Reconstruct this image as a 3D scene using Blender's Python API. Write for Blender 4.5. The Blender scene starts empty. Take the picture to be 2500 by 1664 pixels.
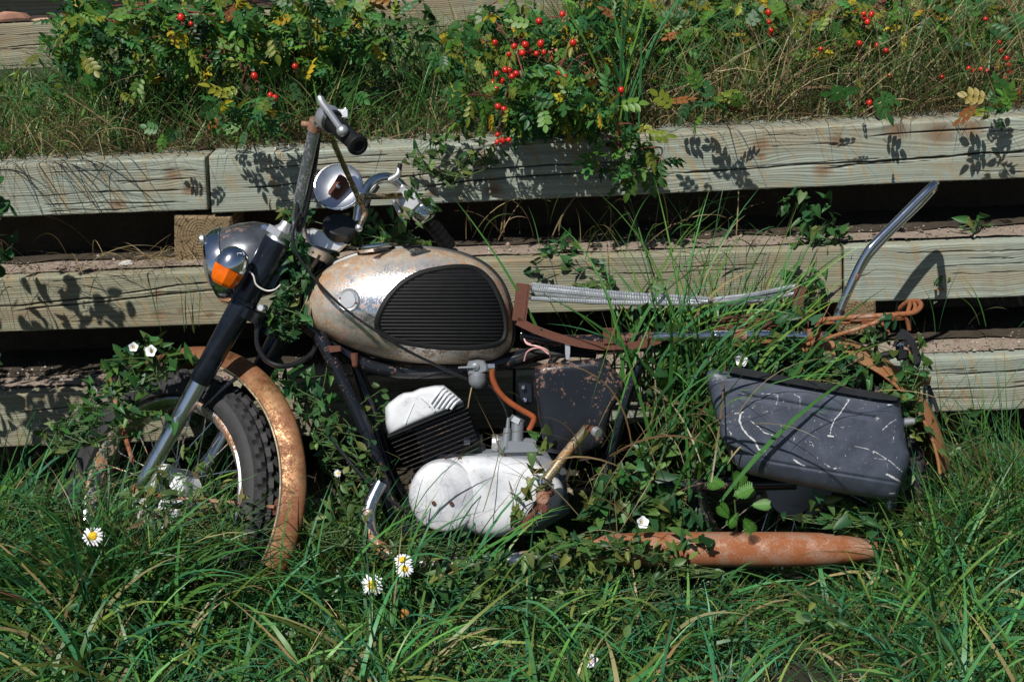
import bpy, math, random
import numpy as np
from mathutils import Vector, Matrix, noise as mnoise

random.seed(7); rng = np.random.default_rng(11)
SC = bpy.context.scene; COL = SC.collection
# ------------------------------------------------------------ camera, sky, sun, exposure
CAM = Vector((0.0, 0.0, 1.75)); PITCH = math.radians(20); ROLL = math.radians(-2.1)
FPX = 3247.0                                   # focal length in photo pixels (2500 wide)
ROT = Matrix.Rotation(math.pi/2 - PITCH, 3, 'X') @ Matrix.Rotation(ROLL, 3, 'Z')
cd = bpy.data.cameras.new('camera'); cam = bpy.data.objects.new('camera', cd); COL.objects.link(cam)
cam.matrix_world = Matrix.Translation(CAM) @ ROT.to_4x4()
cd.sensor_width = 36; cd.lens = 36*FPX/2500; cd.clip_start = 0.05; cd.clip_end = 500
SC.camera = cam
LIGHT = Vector((0.28, 0.55, -0.80)).normalized()
w = bpy.data.worlds.new("World"); SC.world = w; w.use_nodes = True
sky = w.node_tree.nodes.new('ShaderNodeTexSky'); sky.sky_type = 'NISHITA'; sky.sun_disc = False
sky.sun_elevation = math.asin(-LIGHT.z); sky.sun_rotation = math.atan2(-LIGHT.x, -LIGHT.y)
sky.air_density = 1.0; sky.dust_density = 0.6; sky.ozone_density = 2.0
bg = w.node_tree.nodes['Background']; bg.inputs['Strength'].default_value = 0.05
w.node_tree.links.new(sky.outputs[0], bg.inputs[0])
sl = bpy.data.lights.new('sun', 'SUN'); sl.energy = 5.0; sl.angle = math.radians(0.53); sl.color = (1.0, 0.955, 0.88)
so = bpy.data.objects.new('sun', sl); COL.objects.link(so); so.rotation_euler = LIGHT.to_track_quat('-Z', 'Y').to_euler()
so.location = (-3, -4, 8)
SC.view_settings.view_transform = 'Standard'; SC.view_settings.look = 'None'
SC.view_settings.exposure = 0.0; SC.view_settings.gamma = 1.0; SC.view_settings.use_curve_mapping = False
SC.cycles.max_bounces = 6; SC.cycles.diffuse_bounces = 1; SC.cycles.transparent_max_bounces = 6

# ------------------------------------------------------------ pixels <-> world
DS = 1.0611                                    # my reading scale (2356 wide) -> photo pixels
RN = np.array(ROT)
def rays(px, py):
    px = np.asarray(px, float)*DS; py = np.asarray(py, float)*DS
    v = np.stack([(px-1250)/FPX, -(py-832)/FPX, -np.ones_like(px)], -1)
    return v @ RN.T
def hit(px, py, nrm, d):                       # plane nrm.p = d
    r = rays(px, py); nrm = np.asarray(nrm, float); c = np.array(CAM)
    t = (d - c@nrm)/(r@nrm)
    return c + r*t[..., None]
def project(P):
    q = (np.asarray(P, float)-np.array(CAM)) @ RN
    return np.stack([(q[..., 0]/-q[..., 2]*FPX+1250)/DS, (832-q[..., 1]/-q[..., 2]*FPX)/DS], -1)
LEAN = math.radians(17)
BN = np.array([0, -math.cos(LEAN), math.sin(LEAN)]); E1 = np.array([1., 0, 0]); E2 = np.array([0, math.sin(LEAN), math.cos(LEAN)])
P0 = np.array([0, 3.0, 0])
def B(px, py, off=0.0):                        # point on the bike's own side plane, off metres to its near side
    px = np.asarray(px, float); py = np.asarray(py, float); off = np.asarray(off, float)
    px, py, off = np.broadcast_arrays(px, py, off)
    return hit(px, py, BN, P0@BN + off)
def Bv(px, py, off=0.0): return Vector(B(px, py, off).tolist())
YAW = math.radians(2.0); WN = np.array([math.sin(YAW), math.cos(YAW), 0.])
def Wp(px, py, Y): return hit(np.asarray(px, float), np.asarray(py, float), WN, Y*math.cos(YAW))
def cropper(x0, y0, k=2.7718):
    return lambda pts: [((x0+p[0]/k)/DS, (y0+p[1]/k)/DS)+tuple(p[2:]) for p in pts]
C1 = cropper(0, 0); C2 = cropper(830, 0); C3 = cropper(1650, 0); C4 = cropper(0, 540); C5 = cropper(830, 540); C6 = cropper(1650, 540)
L1 = cropper(0, 1100); L2 = cropper(830, 1100); L3 = cropper(1650, 1100); C7 = cropper(880, 850, 3.136)

# ------------------------------------------------------------ materials
class NT:
    def __init__(s, name):
        s.m = bpy.data.materials.new(name); s.m.use_nodes = True; s.t = s.m.node_tree
        s.b = s.t.nodes['Principled BSDF']; s.out = s.t.nodes['Material Output']
    def n(s, typ, ins=None, **props):
        x = s.t.nodes.new('ShaderNode'+typ)
        for k, v in props.items(): setattr(x, k, v)
        for k, v in (ins or {}).items(): s.set(x.inputs[k], v)
        return x
    def set(s, sock, v):
        if hasattr(v, 'is_output'): s.t.links.new(v, sock)
        elif hasattr(v, 'outputs'): s.t.links.new(v.outputs[0], sock)
        else:
            if sock.type == 'RGBA' and len(v) == 3: v = (*v, 1)
            sock.default_value = v
    def p(s, **kw):
        for k, v in kw.items(): s.set(s.b.inputs[k.replace('_', ' ')], v)
    def coord(s, scale=(1, 1, 1), rot=(0, 0, 0)):
        c = s.n('TexCoord'); return s.n('Mapping', {0: c.outputs['Object'], 'Scale': scale, 'Rotation': rot})
    def noise(s, vec, scale, detail=4, rough=.55, dist=0):
        return s.n('TexNoise', {'Vector': vec, 'Scale': scale, 'Detail': detail, 'Roughness': rough, 'Distortion': dist})
    def ramp(s, fac, stops, interp='LINEAR'):
        r = s.n('ValToRGB', {0: fac}); e = r.color_ramp.elements; r.color_ramp.interpolation = interp
        while len(e) < len(stops): e.new(0.5)
        for i, (p_, c_) in enumerate(stops):
            e[i].position = p_; e[i].color = (c_, c_, c_, 1) if isinstance(c_, (int, float)) else (*c_, 1)
        return r
    def mix(s, fac, a, b, mode='MIX'):
        x = s.n('Mix', data_type='RGBA', blend_type=mode)
        s.set(x.inputs[0], fac); s.set(x.inputs[6], a); s.set(x.inputs[7], b); return x.outputs[2]
    def math(s, op, a, b=0.0, clamp=False):
        x = s.n('Math', operation=op, use_clamp=clamp); s.set(x.inputs[0], a); s.set(x.inputs[1], b); return x.outputs[0]
    def attr(s, name): return s.n('Attribute', attribute_name=name)
    def bump(s, h, strength=.4, dist=.002):
        x = s.n('Bump', {'Height': h, 'Strength': strength, 'Distance': dist}); s.p(Normal=x.outputs[0])
M = {}
def metal(name, base, rough, rust=.35, rustcol=(.20, .065, .022), rust2=(.36, .17, .06), scale=22, metallic=1.0, soft=.08, film=None, dents=.15):
    k = NT(name); v = k.coord()
    big = k.noise(v, scale*.28, 3); fine = k.noise(v, scale*2.4, 6, .7)
    s_ = k.math('ADD', k.math('MULTIPLY', big, .38), k.math('ADD', k.math('MULTIPLY', fine, .32), k.math('MULTIPLY', k.noise(v, scale*7, 3, .7), .30)))
    th = .68-rust*.30
    mask = k.ramp(s_, [(th-soft*.3, 0.0), (th+soft*.5, 1.0)])
    rc = k.mix(k.noise(v, scale*5, 4), rustcol, rust2)
    b = base
    if film: b = k.mix(k.ramp(k.noise(v, scale*.5, 5, .65), [(.40, 0.0), (.62, 1.0)]), base, film)
    k.p(Base_Color=k.mix(mask, b, rc), Metallic=k.math('MULTIPLY', k.math('SUBTRACT', 1.0, mask), metallic),
        Roughness=k.math('ADD', k.math('MULTIPLY', mask, .82-rough), k.math('ADD', rough-.05, k.math('MULTIPLY', fine, .12))))
    k.bump(k.math('ADD', k.math('MULTIPLY', mask, .6), k.math('MULTIPLY', big, .5)), dents, .0015)
    M[name] = k.m; return k.m
metal('chrome', (.72, .75, .80), .13, .12)
metal('worn_chrome', (.62, .65, .70), .20, .46, scale=16, film=(.50, .46, .38))
metal('olive_chrome', (.42, .40, .33), .25, .45, film=(.26, .20, .09))
metal('rust', (.24, .10, .05), .75, 1.9, rustcol=(.060, .021, .014), rust2=(.145, .050, .028), metallic=.2, scale=30, dents=.6)
metal('orange_rust', (.46, .34, .26), .40, .86, rustcol=(.12, .036, .018), rust2=(.34, .12, .048), metallic=.75, scale=38, soft=.2, dents=.7)
metal('frame_paint', (.010, .012, .017), .14, .40, rustcol=(.10, .035, .02), rust2=(.20, .10, .06), metallic=.0, scale=20, soft=.03)
metal('shroud_paint', (.006, .008, .013), .17, .20, metallic=.0, scale=18, film=(.014, .020, .034))
metal('nacelle_paint', (.27, .29, .33), .22, .34, metallic=.75, scale=14, film=(.09, .09, .10))
metal('cover_paint', (.010, .011, .015), .24, .47, rustcol=(.11, .045, .03), rust2=(.22, .13, .10), metallic=.0, scale=13, soft=.02, film=(.013, .016, .022))
metal('aluminium', (.66, .67, .69), .38, .08, scale=18, metallic=.85, dents=.3)
metal('dull_alloy', (.22, .24, .27), .5, .12, metallic=.4, dents=.4)
metal('fin_metal', (.026, .022, .020), .4, .45, rustcol=(.08, .035, .02), rust2=(.15, .09, .06), metallic=.3, dents=.3)
metal('bar_steel', (.46, .52, .60), .18, .44, rustcol=(.16, .07, .03), rust2=(.28, .16, .08), scale=22, metallic=.9, soft=.1)
metal('brushed', (.74, .77, .83), .30, .22, metallic=1.0, scale=14, dents=.1)
metal('gold_fender', (.38, .235, .115), .30, .68, rustcol=(.10, .030, .013), rust2=(.24, .085, .030), scale=34, soft=.22, metallic=.8, film=(.20, .09, .038))
metal('edge_gold', (.72, .58, .38), .25, .45, scale=30, metallic=.9)
metal('slider', (.74, .79, .88), .20, .16, rustcol=(.20, .12, .06), rust2=(.34, .22, .12), scale=14, dents=.1)
metal('thin_rust', (.46, .34, .26), .45, .95, rustcol=(.14, .042, .018), rust2=(.38, .14, .05), metallic=.6, scale=30, soft=.2, dents=.15)
metal('silencer_rust', (.52, .38, .30), .42, .90, rustcol=(.12, .034, .014), rust2=(.38, .125, .036), metallic=.8, scale=85, soft=.25, dents=.35)
metal('rust_fender', (.40, .27, .14), .36, .80, rustcol=(.19, .065, .025), rust2=(.40, .17, .06), scale=26, soft=.15, metallic=.5)
def simple(name, col, rough, metallic=0, var=.25, scale=30, bump=.2, **kw):
    k = NT(name); v = k.coord(); f = k.noise(v, scale, 5, .6)
    dark = tuple(c*(1-var) for c in col); lite = tuple(min(1, c*(1+var)) for c in col)
    k.p(Base_Color=k.mix(k.ramp(f, [(.3, 0.0), (.7, 1.0)]), dark, lite), Roughness=rough, Metallic=metallic, **kw)
    k.bump(f, bump, .001); M[name] = k.m; return k.m
simple('rubber', (.009, .0095, .0105), .6, scale=60, Specular_IOR_Level=.25)
simple('tyre_rubber', (.020, .020, .022), .68, var=.4, scale=30)
simple('black_plastic', (.016, .017, .019), .38)
simple('cable', (.014, .014, .016), .3)
simple('white_wire', (.62, .60, .56), .4)
simple('pink_wire', (.62, .33, .32), .4)
simple('hose', (.26, .065, .022), .32)
simple('amber', (.92, .15, .004), .12, var=.25, bump=.05, Transmission_Weight=.2)
simple('spring_steel', (.66, .69, .74), .36, .8, var=.2)
simple('glass', (.7, .75, .8), .05, 0, bump=0, Transmission_Weight=.8)
def white_alloy():
    k = NT('white_alloy'); v = k.coord()
    a = k.noise(v, 9, 6, .65); g = k.noise(v, 46, 6, .75)
    c = k.mix(k.ramp(a, [(.46, 0.0), (.72, 1.0)]), (.66, .68, .72), (.40, .42, .46))
    c = k.mix(k.ramp(g, [(.57, 0.0), (.70, .7)]), c, (.24, .21, .18))
    k.p(Base_Color=c, Roughness=.38, Metallic=.0); k.bump(g, .2, .001); M['white_alloy'] = k.m
    k = NT('chalky_alloy'); v = k.coord()
    a = k.noise(v, 16, 6, .7, .6); c = k.mix(k.ramp(a, [(.42, 0.0), (.6, 1.0)]), (.66, .67, .70), (.44, .45, .50))
    c = k.mix(k.ramp(k.noise(v, 60, 5, .7), [(.6, 0.0), (.7, .8)]), c, (.18, .16, .15))
    k.p(Base_Color=c, Roughness=.55, Metallic=.3); k.bump(a, .5, .0015); M['chalky_alloy'] = k.m
white_alloy()
def tank_mat():
    k = NT('tank_metal'); v = k.coord(); e = k.attr('edge').outputs['Fac']
    fine = k.noise(v, 190, 5, .75); mid = k.noise(v, 42, 5, .7); big = k.noise(v, 7, 3)
    s_ = k.math('ADD', k.math('MULTIPLY', fine, .50), k.math('ADD', k.math('MULTIPLY', mid, .35), k.math('MULTIPLY', big, .15)))
    s_ = k.math('ADD', s_, k.math('MULTIPLY', k.math('SUBTRACT', e, .5), .06))
    film = k.ramp(k.math('ADD', k.math('MULTIPLY', k.noise(v, 22, 6, .75), .5), k.math('MULTIPLY', e, .5)), [(.46, 0.0), (.80, 1.0)])
    base = k.mix(film, (.78, .81, .86), (.60, .50, .355))
    mask = k.ramp(s_, [(.522, 0.0), (.572, .85)])
    rc = k.mix(k.noise(v, 150, 3), (.26, .10, .035), (.52, .26, .10))
    k.p(Base_Color=k.mix(mask, base, rc), Metallic=k.math('SUBTRACT', 1.0, k.math('MAXIMUM', k.math('MULTIPLY', film, .72), k.math('MULTIPLY', mask, .92))),
        Roughness=k.math('ADD', .19, k.math('ADD', k.math('MULTIPLY', film, .2), k.math('MULTIPLY', mask, .35))))
    k.bump(k.math('ADD', mask, k.math('MULTIPLY', big, .6)), .22, .0008); M['tank'] = k.m
tank_mat()
def pannier_mat():
    k = NT('pannier_plastic'); v = k.coord(); sc = k.attr('scuff').outputs['Fac']
    f = k.noise(v, 26, 6, .65); g = k.noise(v, 150, 3, .7)
    base = k.mix(k.ramp(f, [(.3, 0.0), (.7, 1.0)]), (.034, .042, .060), (.070, .084, .118))
    scr = k.ramp(k.math('ADD', sc, k.math('MULTIPLY', k.math('SUBTRACT', g, .5), 1.5)), [(.46, 0.0), (.66, 1.0)])
    vv = k.coord((30, 30, 120), (0, .7, 0)); th = k.ramp(k.noise(vv, 1.6, 4, .7), [(.70, 0.0), (.74, .8)])
    m_ = k.math('MAXIMUM', scr, k.math('MULTIPLY', th, k.ramp(k.noise(v, 9, 2), [(.52, 0.0), (.62, 1.0)])))
    spk = k.math('MULTIPLY', k.ramp(k.noise(v, 150, 3, .8), [(.635, 0.0), (.68, .9)]), k.ramp(k.noise(v, 11, 3, .7), [(.54, 0.0), (.62, 1.0)])); m_ = k.math('MAXIMUM', m_, spk)
    k.p(Base_Color=k.mix(m_, base, (.55, .56, .57)), Roughness=.46); k.bump(g, .15, .0006); M['pannier'] = k.m
pannier_mat()
def wood_mat(name, light, dark, stain, shade=1.0):
    k = NT(name)
    u = k.attr('gu').outputs['Fac']; gv = k.attr('gv').outputs['Fac']; kn = k.attr('knot').outputs['Fac']; cr = k.attr('crack').outputs['Fac']; sd = k.attr('seed').outputs['Fac']
    vec = k.n('CombineXYZ', {0: k.math('MULTIPLY', u, 2.2), 1: k.math('MULTIPLY', gv, 230.0), 2: sd})
    grain = k.noise(vec, 1.0, 5, .6)
    vec2 = k.n('CombineXYZ', {0: k.math('MULTIPLY', u, 1.3), 1: k.math('MULTIPLY', gv, 55.0), 2: sd}); grain2 = k.noise(vec2, 1.0, 4, .6)
    vec3 = k.n('CombineXYZ', {0: k.math('MULTIPLY', u, 2.4), 1: k.math('MULTIPLY', gv, 12.0), 2: sd}); big = k.noise(vec3, 1.0, 4, .6)
    # saw marks: slanted bands across the grain
    sv = k.n('CombineXYZ', {0: k.math('ADD', k.math('MULTIPLY', u, 62.0), k.math('MULTIPLY', gv, 22.0)), 1: k.math('MULTIPLY', gv, 9.0), 2: sd}); saw = k.noise(sv, 1.0, 3, .7)
    c = k.mix(k.ramp(grain, [(.41, 0.0), (.56, 1.0)]), dark, light)
    c = k.mix(k.math('MULTIPLY', k.ramp(grain2, [(.40, 1.0), (.52, 0.0)]), .45), c, dark)
    c = k.mix(k.math('MULTIPLY', k.ramp(saw, [(.54, 0.0), (.64, 1.0)]), .6), c, (.34, .24, .11))
    c = k.mix(k.math('MULTIPLY', k.ramp(big, [(.50, 0.0), (.66, 1.0)]), .65), c, stain)
    sp = k.n('CombineXYZ', {0: k.math('MULTIPLY', u, 40.0), 1: k.math('MULTIPLY', gv, 300.0), 2: sd})
    c = k.mix(k.math('MULTIPLY', k.ramp(k.noise(sp, 1.0, 3, .7), [(.60, 0.0), (.70, 1.0)]), .5), c, (.06, .05, .04))
    c = k.mix(k.math('MULTIPLY', kn, .85), c, (.15, .085, .045))
    ring = k.ramp(k.math('FRACT', k.math('MULTIPLY', gv, 95.0)), [(.0, 0.0), (.5, 1.0), (1.0, 0.0)])
    c = k.mix(k.math('MULTIPLY', kn, k.math('MULTIPLY', ring, .5)), c, (.30, .20, .11))
    c = k.mix(cr, c, (.02, .016, .012))
    k.p(Base_Color=c, Roughness=.85)
    k.bump(k.math('ADD', grain, k.math('MULTIPLY', saw, .5)), .55, .0022); M[name] = k.m
wood_mat('timber_wood', (.345, .39, .33), (.215, .24, .20), (.26, .215, .14))
wood_mat('warm_wood', (.305, .31, .225), (.185, .180, .125), (.23, .165, .10))
wood_mat('gap_shade_wood', (.085, .065, .045), (.045, .035, .025), (.05, .035, .025))  # back board brown, darkened to paint in the shade of the gaps
def endgrain():
    k = NT('end_grain'); c0 = k.attr('endc').outputs['Vector']
    sep = k.n('SeparateXYZ', {0: c0}); x, y = sep.outputs[0], sep.outputs[1]
    r = k.math('SQRT', k.math('ADD', k.math('MULTIPLY', x, x), k.math('MULTIPLY', y, y)))
    wob = k.noise(c0, 30, 4); r2 = k.math('ADD', r, k.math('MULTIPLY', wob, .012))
    ring = k.ramp(k.math('FRACT', k.math('MULTIPLY', r2, 120.0)), [(.0, 0.0), (.6, 1.0), (1.0, 0.0)])
    ang = k.math('ARCTAN2', y, x)
    cv = k.n('CombineXYZ', {0: k.math('MULTIPLY', ang, 3.0), 1: k.math('MULTIPLY', r, 12.0), 2: 0.0})
    crk = k.ramp(k.noise(cv, 2.2, 3, .6), [(.39, 1.0), (.42, 0.0)])
    sp = k.noise(c0, 260, 3, .7)
    c = k.mix(k.math('MULTIPLY', ring, .7), (.25, .185, .10), (.115, .078, .04))
    c = k.mix(k.math('MULTIPLY', k.ramp(sp, [(.5, 0.0), (.7, 1.0)]), .5), c, (.09, .06, .035))
    c = k.mix(k.math('MULTIPLY', crk, .9), c, (.03, .02, .012))
    k.p(Base_Color=c, Roughness=.9); k.bump(k.math('SUBTRACT', ring, crk), .5, .003); M['end_grain'] = k.m
endgrain()
def soil(name, a, b, c_):
    k = NT(name); v = k.coord(); f = k.noise(v, 14, 8, .7); g = k.noise(v, 90, 6, .75)
    c = k.mix(k.ramp(f, [(.35, 0.0), (.65, 1.0)]), a, b); c = k.mix(k.ramp(g, [(.52, 0.0), (.66, .8)]), c, c_)
    k.p(Base_Color=c, Roughness=.95); k.bump(g, .8, .006); M[name] = k.m
soil('ledge_sand', (.34, .275, .225), (.26, .205, .16), (.17, .13, .10))
soil('dark_soil', (.035, .026, .018), (.06, .045, .028), (.02, .018, .010))
soil('lawn_soil', (.018, .022, .010), (.026, .030, .013), (.015, .013, .008))
simple('stone_red', (.33, .17, .12), .9, scale=20, bump=.8)
simple('stone_tan', (.46, .30, .20), .9, scale=20, bump=.8)
simple('stone_pale', (.58, .57, .56), .8, scale=30, bump=.5)
simple('stone_dark', (.04, .04, .045), .7, scale=30, bump=.5)
simple('plastic_sheet', (.42, .45, .52), .35, scale=20, bump=.6)
def leafy(name, rough=.42, trans=.35, var=.25):
    k = NT(name); a = k.mix(1.0, k.attr('col').outputs['Color'], (.93, .97, .96), 'MULTIPLY'); v = k.coord()
    f = k.noise(v, 60, 3); c = k.mix(k.math('MULTIPLY', f, var), a, (.02, .02, .008))
    k.p(Base_Color=c, Roughness=rough); k.b.inputs['Specular IOR Level'].default_value = .28
    tr = k.n('BsdfTranslucent', {0: k.mix(.4, c, (.30, .34, .02), 'ADD')})
    k.t.nodes.remove(k.t.nodes[tr.name]) if False else None
    k.set(tr.inputs[0], k.mix(1.0, c, (1.25, 1.25, .6), 'MULTIPLY'))
    mx = k.n('MixShader', {0: trans, 1: k.b.outputs[0], 2: tr.outputs[0]})
    k.t.links.new(mx.outputs[0], k.out.inputs[0]); M[name] = k.m
leafy('grass_blade', .40, .15); leafy('leaf', .42, .18); leafy('petal', .6, .3, 0)
simple('stem_dark', (.035, .024, .018), .85, scale=80, bump=.8)
simple('stem_red', (.17, .045, .035), .7, scale=80)
simple('stem_green', (.06, .11, .03), .6, scale=40)
simple('hip_red', (.50, .020, .010), .25, var=.3, scale=25, bump=.03)
simple('sepal', (.14, .06, .035), .8)
simple('daisy_disc', (.80, .50, .015), .8, scale=200, bump=1)
simple('seed_disc', (.36, .17, .03), .9, scale=200, bump=1)
simple('white_petal', (.82, .83, .86), .55, var=.04)

# ------------------------------------------------------------ objects
def setp(o, label=None, cat=None, group=None, kind=None):
    if label: o['label'] = label
    if cat: o['category'] = cat
    if group: o['group'] = group
    if kind: o['kind'] = kind
    return o
def worldloc(o):
    p = Vector(o.location)
    return p + worldloc(o.parent) if o.parent else p
def link(name, me, mat, parent):
    if mat is not None: me.materials.append(M[mat] if isinstance(mat, str) else mat)
    o = bpy.data.objects.new(name, me); COL.objects.link(o)
    if parent: o.parent = parent; o.location = -worldloc(parent)
    return o
def thing(name, loc, label, cat, group=None):
    o = bpy.data.objects.new(name, None); COL.objects.link(o); o.location = loc; o.empty_display_size = .05
    return setp(o, label, cat, group)
def npmesh(name, V, F, mat, parent=None, attrs=None, smooth=True):
    V = np.asarray(V, np.float32).reshape(-1, 3); F = np.asarray(F, np.int32); k = F.shape[1]
    me = bpy.data.meshes.new(name); me.vertices.add(len(V)); me.vertices.foreach_set('co', V.ravel())
    me.loops.add(F.size); me.loops.foreach_set('vertex_index', F.ravel())
    me.polygons.add(len(F)); me.polygons.foreach_set('loop_start', np.arange(0, F.size, k, dtype=np.int32))
    me.polygons.foreach_set('loop_total', np.full(len(F), k, np.int32))
    me.polygons.foreach_set('use_smooth', np.full(len(F), smooth))
    for an, (ty, data) in (attrs or {}).items():
        a = me.attributes.new(an, ty, 'POINT'); data = np.asarray(data, np.float32)
        if ty == 'FLOAT': a.data.foreach_set('value', data.ravel())
        elif ty == 'FLOAT_VECTOR': a.data.foreach_set('vector', data.ravel())
        else: a.data.foreach_set('color', np.concatenate([data, np.ones((len(data), 1), np.float32)], 1).ravel())
    me.update(calc_edges=True); me.validate()
    return link(name, me, mat, parent)
class MB:
    def __init__(s): s.v = []; s.f = []
    def add(s, V, F):
        b = len(s.v); s.v += [tuple(map(float, p)) for p in V]; s.f += [tuple(i+b for i in f) for f in F]; return s
    def grid(s, G, closed_v=True, caps=False):   # G: (n, m, 3) rows lofted; rows closed round when closed_v
        n, m = len(G), len(G[0]); V = [p for r in G for p in r]; F = []
        for i in range(n-1):
            for j in range(m if closed_v else m-1):
                a = i*m+j; b = i*m+(j+1) % m; F.append((a, b, b+m, a+m))
        if caps: F.append(tuple(range(m))[::-1]); F.append(tuple((n-1)*m+j for j in range(m)))
        return s.add(V, F)
    def tube(s, pts, r, seg=10, smooth=True, caps=True, sub=6):
        pts = [Vector(p) for p in pts]; rr = list(r) if hasattr(r, '__len__') else [r]*len(pts)
        if smooth and len(pts) > 2: pts, rr = catmull(pts, rr, sub)
        n = len(pts); T = []
        for i in range(n):
            T.append((pts[min(i+1, n-1)]-pts[max(i-1, 0)]).normalized())
        u = T[0].orthogonal().normalized(); G = []
        for i in range(n):
            u = (u - T[i]*u.dot(T[i])).normalized(); v = T[i].cross(u)
            G.append([pts[i]+(u*math.cos(a)+v*math.sin(a))*rr[i] for a in [2*math.pi*j/seg for j in range(seg)]])
        return s.grid(G, caps=caps)
    def lathe(s, o, ax, prof, seg=28, up=None, squash=1.0):
        o = Vector(o); ax = Vector(ax).normalized(); u = Vector(up) if up is not None else ax.orthogonal()
        u = (u-ax*u.dot(ax)).normalized(); v = ax.cross(u)
        G = [[o+ax*h+(u*math.cos(a)+v*math.sin(a)*squash)*max(r, 1e-5) for a in [2*math.pi*j/seg for j in range(seg)]] for h, r in prof]
        return s.grid(G, caps=True)
    def ball(s, c, r, seg=14, rings=8, ax=(0, 0, 1), st=1.0):
        return s.lathe(c, ax, [(-math.cos(math.pi*i/rings)*r*st, max(math.sin(math.pi*i/rings)*r, 1e-5)) for i in range(rings+1)], seg)
    def slab(s, pts, o0, o1, bev=.002):          # outline in reading pixels, extruded along the bike's normal, with bevelled front
        P = np.array(pts, float); c = P[:, :2].mean(0)
        def ring(sc, off): q = c+(P[:, :2]-c)*sc; return [Vector(x) for x in B(q[:, 0], q[:, 1], off).tolist()]
        size = np.abs(P[:, :2]-c).max()/900; k = max(.5, 1-bev/size)
        s.grid([ring(k, o0), ring(1, o0+bev), ring(1, o1-bev), ring(k, o1)], caps=True); return s
    def box(s, c, ax, ay, az, bev=.12):          # half-axes as vectors; chamfered by nested rings along az
        c, ax, ay, az = map(Vector, (c, ax, ay, az)); G = []
        for t, k in ((-1, 1-bev), (-(1-bev), 1), (1-bev, 1), (1, 1-bev)):
            G.append([c+az*t+(ax*x+ay*y)*k for x, y in ((-1, -.8), (-.8, -1), (.8, -1), (1, -.8), (1, .8), (.8, 1), (-.8, 1), (-1, .8))])
        return s.grid(G, caps=True)
    def build(s, name, mat, parent=None, smooth=True, auto=35, label=None):
        me = bpy.data.meshes.new(name); me.from_pydata(s.v, [], s.f)
        if smooth: me.polygons.foreach_set('use_smooth', [True]*len(me.polygons)); me.set_sharp_from_angle(angle=math.radians(auto))
        me.update(); o = link(name, me, mat, parent)
        if label: o['label'] = label
        return o
def catmull(pts, rr, sub=6, closed=False):
    n = len(pts); out = []; ro = []
    for i in range(n if closed else n-1):
        g = (lambda k: k % n) if closed else (lambda k: min(max(k, 0), n-1))
        p0, p1, p2, p3 = (pts[g(i+k)] for k in (-1, 0, 1, 2)); r1, r2 = rr[g(i)], rr[g(i+1)]
        for k in range(sub):
            t = k/sub; out.append(.5*((2*p1)+(p2-p0)*t+(2*p0-5*p1+4*p2-p3)*t*t+(3*p1-p0-3*p2+p3)*t**3)); ro.append(r1+(r2-r1)*t)
    if not closed: out.append(pts[-1]); ro.append(rr[-1])
    return out, ro
def smooth2(P, sub=6):
    o, _ = catmull([Vector((p[0], p[1], 0)) for p in P], [0]*len(P), sub, True); return np.array([(q.x, q.y) for q in o])
def bp(pts): return [Bv(*p) for p in pts]
def inflate(P, o0, o1, p=2.4, rings=16, cen=None, oback=None, pb=None):
    """closed pixel outline blown up to off o1 on the near side; far side is oback (inflated) or a flat cap at o0"""
    P = np.asarray(P, float); c = np.array(cen if cen else P.mean(0)); G = []; ed = []
    ss = [math.sin(math.pi/2*(1-i/rings)) for i in range(rings+1)]
    if oback is not None:
        for s in ss[::-1][:-1]:
            s = max(s, .002); off = o0+(oback-o0)*(1-s**(pb or p))**(1/(pb or p)); q = c+(P-c)*s; G.append(B(q[:, 0], q[:, 1], off)); ed.append(np.full(len(P), s))
    for s in ss:
        s = max(s, .002); off = o0+(o1-o0)*(1-s**p)**(1/p) if s < 1 else o0; q = c+(P-c)*s; G.append(B(q[:, 0], q[:, 1], off)); ed.append(np.full(len(P), s))
    return np.array(G), np.array(ed)
def gridmesh(name, G, mat, parent, attrs=None, closed=True, caps=True, label=None):
    n, m = G.shape[:2]; i, j = np.meshgrid(np.arange(n-1), np.arange(m if closed else m-1), indexing='ij')
    a = (i*m+j).ravel(); b = (i*m+(j+1) % m).ravel(); F = np.stack([a, b, b+m, a+m], 1)
    o = npmesh(name, G.reshape(-1, 3), F, mat, parent, attrs)
    if label: o['label'] = label
    return o
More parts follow.
